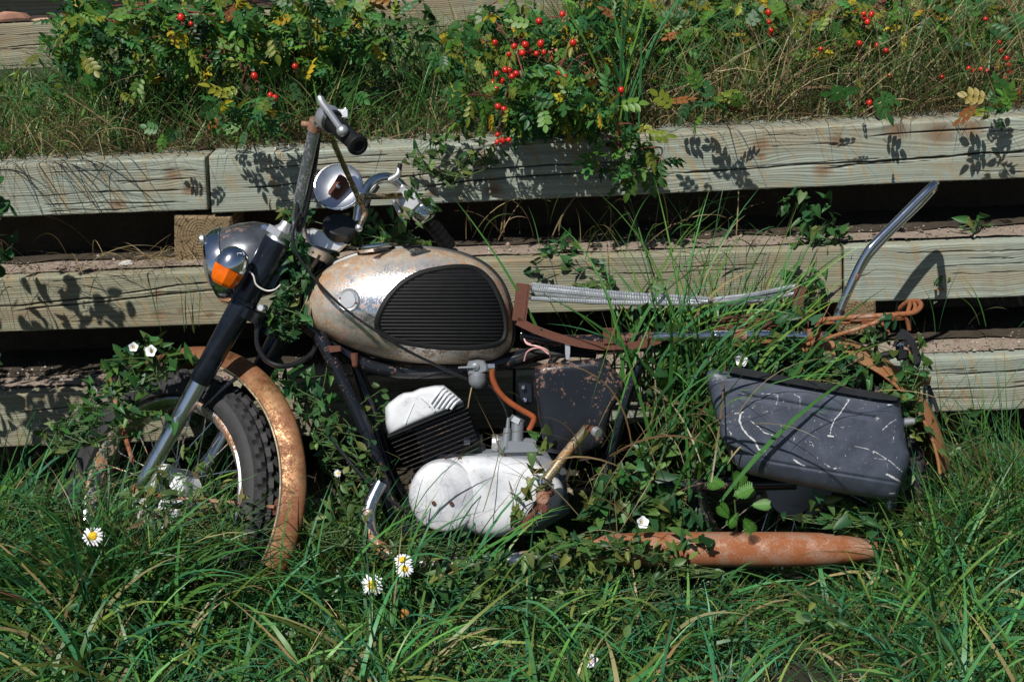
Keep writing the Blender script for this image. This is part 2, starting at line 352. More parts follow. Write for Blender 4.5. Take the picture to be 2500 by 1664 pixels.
#==SETTING==
TIER = dict(A=3.60, B=3.51, C=3.42, D=3.33)
def ztop(px, py, Y): return Wp(px, py, Y)[2]
def timber(parent, name, tl, tr, bl, br, Y, depth=.165, mat='timber_wood', cracks=(), knots=(), seed=0, label=None, fine=.0020):
    r_ = np.random.default_rng(seed+100)
    TL, TR, BL, BR = (Wp(p[0], p[1], Y) for p in (tl, tr, bl, br))
    Lh = np.linalg.norm(BR-BL); nu = int(Lh/.006)+2
    H = (np.linalg.norm(TL-BL)+np.linalg.norm(TR-BR))/2
    back = np.array([WN[0], WN[1], 0])*depth
    nf = int(H/fine); rd = .007
    # cross-section ring: (v along face 0..1 bottom->top, d depth 0..1, s running coordinate)
    ring = [(i/nf, 0.0, i/nf*H) for i in range(nf+1)]
    ring += [(1.0, d/14, H+d/14*depth) for d in range(1, 15)] + [(0.5, 1.0, H*1.5+depth)] + [(0.0, 1-d/6, 2.5*H+d/6*depth) for d in range(0, 6)]
    ring = np.array(ring); t = np.linspace(0, 1, nu)
    v = ring[:, 0]; d = ring[:, 1]
    U = t*Lh
    base = BL[None]+(BR-BL)[None]*t[:, None]; top = TL[None]+(TR-TL)[None]*t[:, None]
    G = base[:, None]*(1-v)[None, :, None]+top[:, None]*v[None, :, None]+back[None, None]*d[None, :, None]
    uu = np.repeat(U[:, None], len(ring), 1); vv = np.repeat(ring[None, :, 2], nu, 0)
    # knots bend the grain
    gv = vv.copy(); knot = np.zeros_like(gv)
    ks = [(k[0]*Lh, k[1]*H, k[2]) for k in knots] + [(r_.uniform(0, Lh), r_.uniform(.1, .9)*H, r_.uniform(.008, .016)) for _ in range(int(Lh*1.6))]
    for ku, kv, kr in ks:
        rr = np.sqrt(((uu-ku)/2.2)**2+(vv-kv)**2); gv += (vv-kv)*np.exp(-(rr/(kr*2.2))**2)*-.55
        rk = np.sqrt(((uu-ku)/1.25)**2+(vv-kv)**2); knot = np.maximum(knot, np.clip(1.25-rk/kr, 0, 1))
    wob = np.interp(U, np.linspace(0, Lh, 14), r_.normal(0, .004, 14)); gv += wob[:, None]
    crack = np.zeros_like(gv); dep = np.zeros_like(gv)
    cl = [(c[0]*Lh, c[1]*Lh, c[2]*H, c[3]*H, c[4]) for c in cracks]
    for _ in range(int(Lh*9)):
        a = r_.uniform(0, Lh); l = r_.uniform(.08, .5); v0 = r_.uniform(.06, .96)*H; cl.append((a, a+l, v0, v0+r_.normal(0, .006)+.01*l, r_.uniform(.0012, .0019)))
    for u0, u1, v0, v1, wd in cl:
        n_ = max(6, int((u1-u0)/.05)); ns = np.interp(U, np.linspace(u0, u1, n_), np.cumsum(r_.normal(0, .0020, n_))-0)
        line = v0+(v1-v0)*np.clip((U-u0)/(u1-u0), 0, 1)+ns; end = np.clip(np.minimum(U-u0, u1-U)/.06, 0, 1)
        wl = .62*wd*end*(.75+.5*np.interp(U, np.linspace(0, Lh, int(Lh/.03)+2), r_.random(int(Lh/.03)+2)))+1e-6
        dv = np.abs(vv-line[:, None]); c_ = np.clip(1.35-dv/wl[:, None], 0, 1)*(wl[:, None] > .0004)*(vv < H)*(vv > 0)
        crack = np.maximum(crack, c_); dep = np.maximum(dep, c_*np.minimum(.014, wl[:, None]*4))
    # surface: grain relief, rounded arrises, rough cut edges
    rel = .0006*np.sin(gv*900+3*np.sin(uu*7)) + .0012*np.interp(U, np.linspace(0, Lh, 40), r_.normal(0, 1, 40))[:, None]
    e1 = np.clip(rd-vv, 0, rd); e2 = np.clip(rd-(H-vv), 0, rd)*(vv <= H)
    inset = np.where(d[None] == 0, dep+rel+(e1**2+e2**2)/rd*.6+knot*.001, 0)
    G += np.array([WN[0], WN[1], 0])[None, None]*inset[..., None]
    tf = (v == 1)&(d > 0); G[:, tf, 2] -= (.0015*r_.random((nu, tf.sum())))
    G[:, 0, 2] += .0025*r_.random(nu); G[:, nf, 2] -= .002*r_.random(nu)
    n, m = G.shape[:2]; i, j = np.meshgrid(np.arange(n-1), np.arange(m), indexing='ij')
    a = (i*m+j).ravel(); b = (i*m+(j+1) % m).ravel(); F = np.stack([a, a+m, b+m, b], 1)
    V = G.reshape(-1, 3); sdv = np.full(len(V), seed*3.7)
    V = np.concatenate([V, G[:1].mean(1), G[-1:].mean(1)])
    c0 = len(V)-2; jj = np.arange(m); j2 = (jj+1) % m
    F = np.concatenate([F, np.stack([jj, j2, np.full(m, c0), np.full(m, c0)], 1)]) if False else F
    z2 = np.zeros(2)
    at = {'gu': ('FLOAT', np.append(uu.ravel(), z2)), 'gv': ('FLOAT', np.append(gv.ravel(), z2)), 'knot': ('FLOAT', np.append(knot.ravel(), z2)),
          'crack': ('FLOAT', np.append(crack.ravel(), z2)), 'seed': ('FLOAT', np.append(sdv, z2))}
    o = npmesh(name, V, F, mat, parent, at)
    bm = __import__('bmesh').new(); bm.from_mesh(o.data); bm.verts.ensure_lookup_table()
    bm.faces.new([bm.verts[k] for k in range(m)]); bm.faces.new([bm.verts[(n-1)*m+k] for k in range(m)][::-1])
    bm.to_mesh(o.data); bm.free()
    if label: o['label'] = label
    return o
def header(parent, x0, y0, x1, y1, Y, seedc=(.1, .25), depth=.5):
    P = Wp(np.array([x0, x1, x1, x0]), np.array([y1, y1, y0, y0]), Y); w_ = np.linalg.norm(P[1]-P[0]); h_ = np.linalg.norm(P[3]-P[0])
    bk = np.array([WN[0], WN[1], 0]); n = 26; G = []; E = []
    for (dd, k) in ((0, 0), ):
        pass
    tt = np.linspace(0, 1, n); U, Vv = np.meshgrid(tt, tt, indexing='ij')
    F0 = P[0]*(1-U)[..., None]*(1-Vv)[..., None]+P[1]*U[..., None]*(1-Vv)[..., None]+P[2]*(U*Vv)[..., None]+P[3]*((1-U)*Vv)[..., None]
    ed = np.minimum(np.minimum(U, 1-U)*w_, np.minimum(Vv, 1-Vv)*h_); F0 = F0+bk*(np.clip(.006-ed, 0, .006)**2/.006)[..., None]
    V = F0.reshape(-1, 3); i, j = np.meshgrid(np.arange(n-1), np.arange(n-1), indexing='ij'); a = (i*n+j).ravel()
    F = np.stack([a, a+n, a+n+1, a+1], 1)
    per = [i*n for i in range(n)]+[(n-1)*n+j for j in range(1, n)]+[i*n+n-1 for i in range(n-2, -1, -1)]+[j for j in range(n-2, 0, -1)]
    Q = V[per]+bk*depth; b0 = len(V); k = len(per); V = np.concatenate([V, Q]); jj = np.arange(k); j2 = (jj+1) % k
    F = np.concatenate([F, np.stack([np.array(per)[j2], np.array(per)[jj], b0+jj, b0+j2], 1)])
    ec = np.zeros((len(V), 3)); ec[:n*n, 0] = ((U-.5)*w_+seedc[0]*w_).ravel(); ec[:n*n, 1] = ((Vv-.5)*h_-seedc[1]*h_).ravel(); ec[n*n:] = ec[per]; ec[n*n:, 2] = depth
    return npmesh('header_block', V, F, 'end_grain', parent, {'endc': ('FLOAT_VECTOR', ec)}, smooth=False)
def wallz(x): return 0
wall = thing('retaining_wall', (0, 3.5, 0), 'stepped grey green timber retaining wall directly behind the fallen motorcycle', 'retaining wall')
# face timbers, corners in reading pixels: top-left, top-right, bottom-left, bottom-right
X0, X1 = -260, 2620
def ln(xa, ya, xb, yb, x): return (x, ya+(yb-ya)*(x-xa)/(xb-xa))
At = (44, 379, 469, 363); Ab = (34, 500, 476, 484)
timber(wall, 'timber', ln(*At, X0), ln(*At, 471), ln(*Ab, X0), ln(*Ab, 478), TIER['A'], seed=1, knots=[(.90, .70, .020), (.72, .16, .020)],
       cracks=[(.62, .97, .42, .40, .0026), (.45, .96, .22, .20, .0022), (.66, .99, .62, .60, .002)], label='short weathered top timber, left of the open joint')
At = (482, 358, 2356, 268); Ab = (486, 492, 2356, 411)
timber(wall, 'timber', ln(*At, 481), ln(*At, X1), ln(*Ab, 488), ln(*Ab, X1), TIER['A']-.004, seed=2, knots=[(.665, .28, .022), (.31, .2, .02), (.49, .24, .02), (.60, .55, .012), (.68, .75, .02), (.745, .86, .030), (.79, .80, .034), (.825, .86, .03), (.60, .74, .02)],
       cracks=[(.03, .46, .42, .60, .0034), (.22, .52, .30, .56, .0034), (.50, .80, .37, .47, .0036), (.66, .99, .30, .52, .0036), (.71, .86, .80, .86, .003), (.05, .22, .70, .80, .0026), (.8, .99, .42, .46, .003)],
       label='long weathered top timber with deep cracks and leaf shadows')
Bt = (0, 641, 2356, 553); Bb = (0, 765, 2356, 683)
timber(wall, 'timber', ln(*Bt, X0), ln(*Bt, 1936), ln(*Bb, X0), ln(*Bb, 1938), TIER['B'], seed=3, mat='warm_wood', knots=[(.29, .22, .015), (.345, .2, .012)],
       cracks=[(.10, .255, .5, .62, .0034), (.13, .36, .38, .66, .0036), (.24, .36, .62, .82, .0032), (.0, .12, .50, .50, .0026)], label='middle timber running behind the headlight and the tank')
timber(wall, 'timber', ln(*Bt, 1942), ln(*Bt, X1), ln(*Bb, 1943), ln(*Bb, X1), TIER['B']+.006, seed=4, cracks=[(.15, .6, .88, .86, .002)], label='pale clean middle timber right of the bent chrome bar')
Ct = (0, 908, 2356, 817); Cb = (0, 1030, 2356, 942)
timber(wall, 'timber', ln(*Ct, X0), ln(*Ct, 1180), ln(*Cb, X0), ln(*Cb, 1182), TIER['C'], seed=5, mat='warm_wood', cracks=[(.2, .45, .6, .8, .003)])
timber(wall, 'timber', ln(*Ct, 1186), ln(*Ct, X1), ln(*Cb, 1187), ln(*Cb, X1), TIER['C'], seed=6, cracks=[(.6, .99, .42, .45, .003), (.7, .99, .7, .74, .003)], label='lowest visible timber behind the pannier, half hidden by grass')
Dt = (0, 1180, 2356, 1088); Db = (0, 1300, 2356, 1210)
timber(wall, 'timber', ln(*Dt, X0), ln(*Dt, X1), ln(*Db, X0), ln(*Db, X1), TIER['D'], seed=8, mat='warm_wood', fine=.006)
header(wall, 400, 497, 534, 619, TIER['A']+.004, (.05, .18))
header(wall, 1932, 690, 2016, 772, TIER['B']+.004, (.2, .1))
# back boards in the gaps, shade also put into their dark colour
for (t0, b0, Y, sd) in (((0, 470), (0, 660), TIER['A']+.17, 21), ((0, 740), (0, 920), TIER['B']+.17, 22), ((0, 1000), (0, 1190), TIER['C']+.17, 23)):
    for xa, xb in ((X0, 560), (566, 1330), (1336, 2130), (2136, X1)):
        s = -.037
        timber(wall, 'back_board', (xa, t0[1]+s*xa), (xb, t0[1]+s*xb), (xa, b0[1]+s*xa), (xb, b0[1]+s*xb), Y+.12+.001*(sd % 3), depth=.05, mat='gap_shade_wood', seed=sd+xb % 7, fine=.012)
# sand lying on the ledges
def sheet(name, zf, y0, y1, mat, label=None, kind='structure', x0=-2.1, x1=2.1, nx=160, ny=14, amp=.004, slope=0):
    xs = np.linspace(x0, x1, nx); ys = np.linspace(0, 1, ny); X, T = np.meshgrid(xs, ys, indexing='ij')
    Y = (y0+(y1-y0)*T)-X*math.tan(YAW); Z = zf(X)+slope*T
    N = np.array([[mnoise.noise(Vector((x*9, y*9, 3))) + .5*mnoise.noise(Vector((x*31, y*31, 7))) for y in Y[i]] for i, x in enumerate(xs)])
    Z = Z+N*amp; V = np.stack([X, Y, Z], -1); i, j = np.meshgrid(np.arange(nx-1), np.arange(ny-1), indexing='ij'); a = (i*ny+j).ravel()
    o = npmesh(name, V, np.stack([a, a+ny, a+ny+1, a+1], 1), mat); setp(o, label, None, None, kind); return o
def topz(line, Y):
    p, q = Wp(line[0], line[1], Y), Wp(line[2], line[3], Y)
    return lambda x: p[2]+(q[2]-p[2])*(x-p[0])/(q[0]-p[0])
zA = topz((44, 379, 2356, 268), TIER['A']); zB = topz(Bt, TIER['B']); zC = topz(Ct, TIER['C']); zD = topz(Dt, TIER['D'])
sheet('ledge_soil', lambda x: zB(x)+.0045, TIER['B']+.040, TIER['A']+.32, 'ledge_sand', amp=.006)
sheet('ledge_soil', lambda x: zC(x)+.0045, TIER['C']+.040, TIER['B']+.32, 'ledge_sand', amp=.006)
sheet('recess_shade', lambda x: zB(x)+.010, TIER['A']+.035, TIER['A']+.34, 'dark_soil', amp=.010)  # dark sheet over the ledge sand, paints the shade inside the recess
sheet('recess_shade', lambda x: zC(x)+.010, TIER['B']+.035, TIER['B']+.34, 'dark_soil', amp=.010)  # same painted shade for the recess above the lower ledge
sheet('ledge_soil', lambda x: zD(x)+.004, TIER['D']+.02, TIER['C']+.2, 'dark_soil', amp=.008)
zT = lambda x: zA(x)-.004
sheet('terrace_soil', zT, TIER['A']+.10, 5.3, 'dark_soil', x0=-2.6, x1=2.6, nx=200, ny=90, amp=.015)
YU = 5.05
wall2 = thing('retaining_wall', (0, YU, .9), 'second timber wall half hidden behind the rose bushes on the upper terrace', 'retaining wall')
timber(wall2, 'timber', (-300, 72), (700, 20), (-300, 178), (700, 128), YU, seed=11, mat='warm_wood', cracks=[(.3, .75, .50, .52, .003)], label='pale timber below the rocks at the upper left')
timber(wall2, 'timber', (706, 12), (2700, -92), (706, 122), (2700, 22), YU, seed=12, mat='warm_wood', cracks=[(.1, .4, .4, .5, .003)])
timber(wall2, 'timber', (-300, -200), (2700, -330), (-300, -65), (2700, -195), YU+.09, seed=13, mat='warm_wood', fine=.01)
timber(wall2, 'back_board', (-300, -90), (2700, -220), (-300, 80), (2700, -80), YU+.25, depth=.05, seed=14, mat='warm_wood', fine=.012)
U0 = topz((0, 57, 2356, -74), YU)
sheet('ledge_soil', lambda x: U0(x)+.0045, YU+.03, YU+.4, 'dark_soil', x0=-3, x1=3, amp=.006)
# ground: one sheet to the horizon, finer near the wall
xs = np.concatenate([-np.geomspace(120, 3, 14), np.linspace(-2.8, 2.8, 70), np.geomspace(3, 120, 14)])
ys = np.concatenate([-np.geomspace(120, 1, 14), np.linspace(-.5, 3.7, 60)])
X, Y = np.meshgrid(xs, ys, indexing='ij'); Z = np.array([[.025*mnoise.noise(Vector((x*2.2, y*2.2, 0)))-.02 for y in ys] for x in xs])
V = np.stack([X, Y, Z], -1); ny = len(ys); i, j = np.meshgrid(np.arange(len(xs)-1), np.arange(ny-1), indexing='ij'); a = (i*ny+j).ravel()
setp(npmesh('ground', V, np.stack([a, a+ny, a+ny+1, a+1], 1), 'lawn_soil'), None, None, None, 'structure')
# soil mass that the terraces hold back (behind the walls, out to the sides)
bk = MB(); bk.box((0, 3.9, .42), (3.0, 0, 0), (0, .10, 0), (0, 0, .45), .02); setp(bk.build('earth_bank', 'dark_soil'), kind='structure')
#==BIKE==
bike = thing('motorcycle', P0.tolist(), 'rusted old motorcycle lying back against the timber wall, overgrown by weeds', 'motorcycle')
def tubepart(name, pts, r, mat, parent=bike, seg=12, label=None, smooth=True, sub=6):
    return MB().tube(bp(pts), r, seg, smooth, sub=sub).build(name, mat, parent, label=label)
# -- fuel tank
TO = smooth2([(697, 702), (702, 668), (722, 640), (760, 612), (810, 590), (870, 576), (940, 570), (1010, 574), (1070, 588), (1115, 610), (1150, 645), (1170, 690), (1179, 740), (1178, 782), (1165, 808), (1140, 826), (1090, 836), (1020, 838), (940, 833), (870, 819), (800, 797), (750, 773), (715, 746), (700, 722)], 6)
TC = (930, 712); TW = .135; TP = 2.15
G, ed = inflate(TO, 0, TW, TP, 26, TC, -TW)
tank = gridmesh('fuel_tank', G, 'tank', bike, {'edge': ('FLOAT', ed.ravel())}, label='chrome tank speckled with rust')
ang = np.arctan2(TO[:, 1]-TC[1], TO[:, 0]-TC[0]); rad = np.hypot(TO[:, 0]-TC[0], TO[:, 1]-TC[1]); od = np.argsort(ang); ang_s, rad_s = ang[od], rad[od]
def toff(x, y):
    a = np.arctan2(np.asarray(y)-TC[1], np.asarray(x)-TC[0]); R = np.interp(a, ang_s, rad_s, period=2*math.pi)
    s = np.clip(np.hypot(np.asarray(x)-TC[0], np.asarray(y)-TC[1])/R, 0, .999); return TW*(1-s**TP)**(1/TP)
MB().tube([Bv(x, y, 0) for x, y in TO[::3]]+[Bv(*TO[0], 0)], .007, 8).build('seam', 'black_plastic', tank)
KP = smooth2([(868, 746), (883, 704), (915, 662), (960, 633), (1010, 620), (1060, 615), (1096, 621), (1126, 646), (1146, 682), (1160, 725), (1162, 765), (1149, 787), (1110, 796), (1050, 798), (980, 794), (920, 783), (884, 769)], 8)
kc = KP.mean(0); ins = kc+(KP-kc)*.955
ymin, ymax = ins[:, 1].min()+.6, ins[:, 1].max()-.6; rows = []
nrib = 21; per = 8
for q in range(nrib*per+1):
    y = ymin+(ymax-ymin)*q/(nrib*per); xsn = []
    for i in range(len(ins)):
        (xa, ya), (xb, yb) = ins[i], ins[(i+1) % len(ins)]
        if (ya-y)*(yb-y) <= 0 and ya != yb: xsn.append(xa+(xb-xa)*(y-ya)/(yb-ya))
    if len(xsn) < 2: continue
    xx = np.linspace(min(xsn), max(xsn), 40); rows.append(B(xx, np.full(40, y), toff(xx, np.full(40, y))+.0035+.0042*abs(math.sin(math.pi*q/per))**.7))
gridmesh('knee_pad', np.array(rows), 'rubber', tank, closed=False, label='black ribbed rubber knee pad')
MB().tube([Vector(B(x, y, toff(x, y)+.003).tolist()) for x, y in KP[::2]]+[Vector(B(*KP[0], toff(*KP[0])+.003).tolist())], .0085, 8, caps=False).build('pad_border', 'rubber', tank)
def tnorm(x, y):
    a, b, c = (Vector(B(x+dx, y+dy, toff(x+dx, y+dy)).tolist()) for dx, dy in ((0, 0), (6, 0), (0, 6))); nn = (c-a).cross(b-a).normalized()
    return a, (nn if nn.dot(Vector(BN)) > 0 else -nn)
a, nn = tnorm(803, 690)
bd = MB().lathe(a, nn, [(-.012, .029), (.003, .029), (.006, .027), (.005, .021), (.007, .019), (.007, 0)], 30).build('badge_disc', 'aluminium', tank, label='round dull alloy badge on the tank side')
for dx, dy in ((-18, -4), (19, 7)):
    a2, n2 = tnorm(803+dx, 690+dy); MB().lathe(a2+n2*.004, n2, [(0, .0035), (.003, .003), (.0035, 0)], 8).build('screw', 'rust', bd)
up = Vector(E2.tolist())
MB().lathe(Bv(861, 574, .02), up+Vector((-.10, 0, 0)), [(-.006, .036), (.0, .041), (.001, .047), (.004, .0485), (.009, .0485), (.012, .045), (.013, .034), (.0125, .0)], 40).build('filler_cap', 'chrome', tank)
MB().tube(bp([(815, 812, .03), (816, 836, .03)]), [.010, .0085], 10).ball(Bv(816, 838, .03), .0085).build('mount_bolt', 'rust', tank)
# -- steering: fork turned toward the wall
aT = (Bv(655, 522)-Bv(315, 1128)).normalized(); th = math.radians(32); bn = Vector(BN.tolist())
lat = aT.cross(bn).normalized(); FN = (bn*math.cos(th)-lat*math.sin(th)).normalized(); FR = FN.cross(aT).normalized()
if FR.x < 0: FR = -FR                                   # points to the rear (picture right)
NB, NTp = Bv(322, 1124, .09), Bv(652, 530, .09)
def fl(t, base=NB, top=NTp): return base+(top-base)*t
FarV = -FN*.19
for nm, sh, lab in (('fork_leg', Vector((0, 0, 0)), 'near fork leg, chrome slider under a black shroud'), ('fork_leg', FarV, 'far fork leg in the shade behind')):
    leg = MB().tube([fl(t)+sh for t in (.0, .03, .06, .44)], [.012, .018, .020, .0225], 20, smooth=False).build(nm, 'slider', bike, label=lab)
    MB().tube([fl(t)+sh for t in (.415, .42, .72, .722, .735, .737, .96)], [.024, .0262, .0310, .0345, .0345, .0325, .0345], 24, smooth=False).build('fork_shroud', 'shroud_paint', leg)
    MB().tube([fl(t)+sh for t in (.955, .962, 1.0, 1.012, 1.03)], [.030, .0285, .024, .017, .015], 24, smooth=False).build('fork_cap', 'aluminium', leg)
    MB().tube([fl(.0)+sh-aT*.005-FR*.016, fl(.0)+sh+FR*.012-aT*.01], [.014, .014], 14, smooth=False).build('axle_clamp', 'orange_rust', leg)
MB().lathe(Bv(603, 708, .11), Vector((-.2, -1, .35)), [(-.02, .0085), (0, .0085), (.001, .011), (.009, .011), (.012, .008), (.012, 0)], 6).build('fork_bolt', 'aluminium', bike)
# triple clamps
t1 = fl(.985)+FarV*.5; MB().box(t1, FarV.normalized()*.125, FR*.028, aT*.011, .2).box(t1+FR*.03, FarV.normalized()*.05, FR*.03, aT*.014, .2).build('top_clamp', 'aluminium', bike)
t2 = fl(.70)+FarV*.5; MB().box(t2+FR*.012, FarV.normalized()*.11, FR*.035, aT*.016, .2).build('lower_clamp', 'frame_paint', bike)
MB().tube([t1+FR*.035, t2+FR*.035-aT*.03], [.026, .028], 18, smooth=False).build('steering_head', 'frame_paint', bike)
# front wheel in the fork's frame
HUB = Bv(390, 1147, 0.0); WA = FN; WU = aT; WR = FR
def wpt(R, ang_, o=0.0, c=None):                           # ang 0 = rear, 90 = up along the fork
    return (c or HUB)+(FRh*math.cos(ang_)+UPh*math.sin(ang_))*R+WA*o
UPh = (Vector((0, 0, 1))-WA*WA.z).normalized(); FRh = UPh.cross(WA).normalized()
if FRh.x < 0: FRh = -FRh
def make_wheel(parent, c, A, RR, UU, R=.325, name='front_wheel', drum='white_alloy', nsp=36, label=None):
    def pt(r, a_, o): return c+(RR*math.cos(a_)+UU*math.sin(a_))*r+A*o
    wh = MB().lathe(c-A*.045, A, [(0, .02), (0, .075), (.012, .082), (.03, .080), (.06, .080), (.078, .086), (.090, .084), (.092, .05), (.098, .03), (.098, 0)], 40).build(name, drum, parent, label=label)
    na, nb = 264, 34; r0, ro = .048, R-.048; G = np.zeros((nb, na, 3))
    for ib in range(nb):
        ph = 2*math.pi*ib/nb; cx, sx = math.cos(ph), math.sin(ph)
        for ia in range(na):
            th_ = 2*math.pi*ia/na; rr = r0*(1.0 if cx > -.3 else .8)
            if cx > .50:
                band = int((math.atan2(sx, cx)+1.4)/.35); q = (ia+band*2) % 5
                rr += (.008 if (q < 3.5 and abs(((math.atan2(sx, cx)+1.4)/.35) % 1-.5) < .40) else 0)
            p_ = pt(ro+rr*cx*1.04, th_, rr*sx); G[ib, ia] = p_
    G = np.transpose(G, (1, 0, 2)); G = np.concatenate([G, G[:1]])
    ty = gridmesh('tyre', G, 'tyre_rubber', wh); ty.data.set_sharp_from_angle(angle=math.radians(24))
    pf = [(ro-.034, -.036), (ro-.026, -.040), (ro-.020, -.038), (ro-.030, -.028), (ro-.044, -.012), (ro-.044, .012), (ro-.030, .028), (ro-.020, .038), (ro-.026, .040), (ro-.034, .036), (ro-.050, .014), (ro-.050, -.014)]
    MB().grid([[pt(r, 2*math.pi*k/90, o) for r, o in pf] for k in range(91)]).build('rim', 'worn_chrome', wh)
    for k in range(nsp):
        a0 = 2*math.pi*k/nsp; sgn = 1 if k % 2 else -1; a1 = a0+(.30 if (k//2) % 2 else -.30)
        MB().tube([pt(.078, a1, .032*sgn), pt(ro-.045, a0, .006*sgn)], .0016, 5, smooth=False).build('spoke', 'worn_chrome', wh)
    return wh
fw = make_wheel(bike, HUB, WA, FRh, UPh, R=.328, label='front wheel turned toward the wall')
MB().tube([HUB-WA*.12, HUB+WA*.12], .009, 10, smooth=False).build('axle', 'rust', fw)
# front mudguard: curved section swept round the wheel
def fender(name, c, A, RR, UU, R, w_, a0, a1, mat, parent, drop=.05, label=None, n=70):
    m = 18; outer = []; G = []
    for i in range(n+1):
        a_ = a0+(a1-a0)*i/n; row = []
        for k in range(m+1):
            u = -1+2*k/m; h = math.cos(u*1.25)*drop-drop*math.cos(1.25); row.append((R+h*1.35, u*w_))
        inner = [(r-.0025, o*.985) for r, o in row][::-1]
        row = row+inner
        G.append([c+(RR*math.cos(a_)+UU*math.sin(a_))*r+A*o for r, o in row])
    o = MB().grid(G, caps=True).build(name, mat, parent, label=label)
    for sg in (1, -1):
        MB().tube([c+(RR*math.cos(a0+(a1-a0)*i/n)+UU*math.sin(a0+(a1-a0)*i/n))*(R-.001)+A*w_*sg for i in range(n+1)], .004, 8, smooth=False).build('rolled_edge', 'edge_gold' if mat == 'gold_fender' else mat, o)
    return o
ff = fender('front_mudguard', HUB+Vector((.022, 0, 0)), WA, FRh, UPh, .352, .036, math.radians(-15), math.radians(128), 'gold_fender', bike, label='gold brown mudguard over the front wheel')
def fst(a_, o=.078, r1=.36):
    return wpt(r1, math.radians(a_), o)
hubn = HUB+WA*.10
for p_, q_, m_ in ((Bv(345, 1138, .10), Bv(632, 1166, .17), 'orange_rust'), (Bv(470, 935, .06), Bv(545, 868, .06), 'frame_paint'), (Bv(306, 1062, .10), Bv(252, 866, -.02), 'orange_rust')):
    MB().tube([p_, (p_+q_)/2+WA*.004, q_], [.0055, .006, .005], 8).build('mudguard_stay', m_, ff)
MB().box(Bv(645, 1168, .165), FRh*.018, UPh*.020, WA*.006, .2).build('stay_plate', 'rust', ff)
# -- headlight
ha = (Bv(640, 585)-Bv(500, 617)).normalized()
hc = Bv(518, 613, .0)
hl = MB().lathe(hc, ha, [(.012, .092), (.02, .096), (.06, .0985), (.10, .094), (.135, .080), (.16, .055), (.17, .02), (.17, 0)], 44).build('headlight', 'nacelle_paint', bike, label='dark chrome headlight shell with worn paint')
MB().lathe(hc, ha, [(-.026, .074), (-.030, .082), (-.022, .094), (-.004, .101), (.014, .101), (.016, .097), (.014, .090), (-.010, .082)], 44).build('headlight_rim', 'chrome', hl)
MB().lathe(hc, ha, [(-.052, .0), (-.050, .02), (-.044, .045), (-.034, .066), (-.024, .078), (-.01, .078), (.0, .0)], 40).build('headlight_glass', 'glass', hl)
MB().lathe(Bv(478, 552, .0)+bn*.055, -ha, [(-.004, .014), (.003, .014), (.006, .010), (.005, 0)], 20).build('pilot_ring', 'aluminium', hl)
MB().slab([(586, 612), (640, 560), (650, 540), (668, 600), (628, 668), (596, 668)], .03, .085, .006).build('headlight_ear', 'shroud_paint', bike)
# -- turn signal
ta = (Bv(517, 645, .16)-Bv(545, 588, .16)).normalized(); tc = Bv(531, 612, .16)
ts = MB().lathe(tc, ta, [(-.050, .0), (-.049, .010), (-.042, .024), (-.030, .0335), (-.015, .0385), (.0, .040), (.004, .0395), (.004, 0)], 34).build('turn_signal', 'chrome', bike, label='round chrome turn signal with an amber lens')
MB().lathe(tc, ta, [(.0035, .0385), (.012, .0392), (.03, .036), (.043, .031), (.050, .024), (.051, 0)], 10, up=(1, 0, .3)).build('lens', 'amber', ts, auto=20)
MB().tube([tc-ta*.02-bn*.02, tc-ta*.03-bn*.12], .007, 8).build('signal_stalk', 'chrome', ts)
# -- handlebars
hb = tubepart('handlebar', [(700, 560, .06), (688, 520, .10), (690, 470, .13), (705, 390, .17), (722, 305, .21), (727, 285, .22), (745, 275, .25)], [.0165, .0165, .016, .015, .0145, .014, .013], 'bar_steel', seg=16, label='near handlebar rising beside the fork, rusty chrome')
tubepart('end_clamp', [(722, 300, .212), (728, 276, .225)], [.0165, .0165], 'orange_rust', hb, smooth=False)
tubepart('clamp_bolt', [(695, 286, .21), (722, 287, .215)], [.008, .006], 'orange_rust', hb, smooth=False)
gp = [(748, 272, .24), (770, 285, .27), (795, 308, .32), (822, 333, .36)]
gr = MB().tube(bp(gp), [.017, .0195, .0195, .0185], 22, sub=14)
vs = np.array(gr.v).reshape(-1, 22, 3); cc = vs.mean(1, keepdims=True)
for i in range(len(vs)):
    for j in range(22): vs[i, j] = cc[i, 0]+(vs[i, j]-cc[i, 0])*(1+(.07 if (i+j) % 3 else -.04))
gr.v = [tuple(p) for p in vs.reshape(-1, 3)]
gr.build('grip', 'rubber', hb, label='knobbly black rubber grip pointing at the viewer')
gd = (Bv(*gp[-1])-Bv(*gp[-2])).normalized()
MB().lathe(Bv(*gp[-1])-gd*.006, gd, [(0, .0235), (.008, .025), (.014, .023), (.016, .015), (.012, .009), (.012, 0)], 24).build('grip_flange', 'rubber', hb)
g0 = (Bv(*gp[1])-Bv(*gp[0])).normalized()
MB().lathe(Bv(750, 268, .235), g0, [(-.012, .020), (-.004, .028), (.012, .031), (.026, .030), (.030, .024), (.030, 0)], 26).build('control_housing', 'aluminium', hb)
MB().lathe(Bv(762, 278, .252), g0, [(0, .027), (.008, .029), (.014, .026), (.014, 0)], 26).build('housing_collar', 'black_plastic', hb)
MB().tube(bp([(790, 258, .25), (797, 250, .25)]), [.006, .004], 8).box(Bv(790, 262, .245), E1*.012, E2*.01, BN*.01).build('cable_stop', 'aluminium', hb)
lv = MB().tube(bp([(737, 226, .29), (742, 238, .295), (760, 262, .32), (778, 288, .35), (786, 298, .36)]), [.0085, .0095, .0080, .0075, .0085], 12).ball(Bv(788, 301, .362), .0135, 18, 12)
lv.ball(Bv(736, 226, .285), .0075).build('brake_lever', 'aluminium', hb, label='pale ball-ended lever over the near grip')
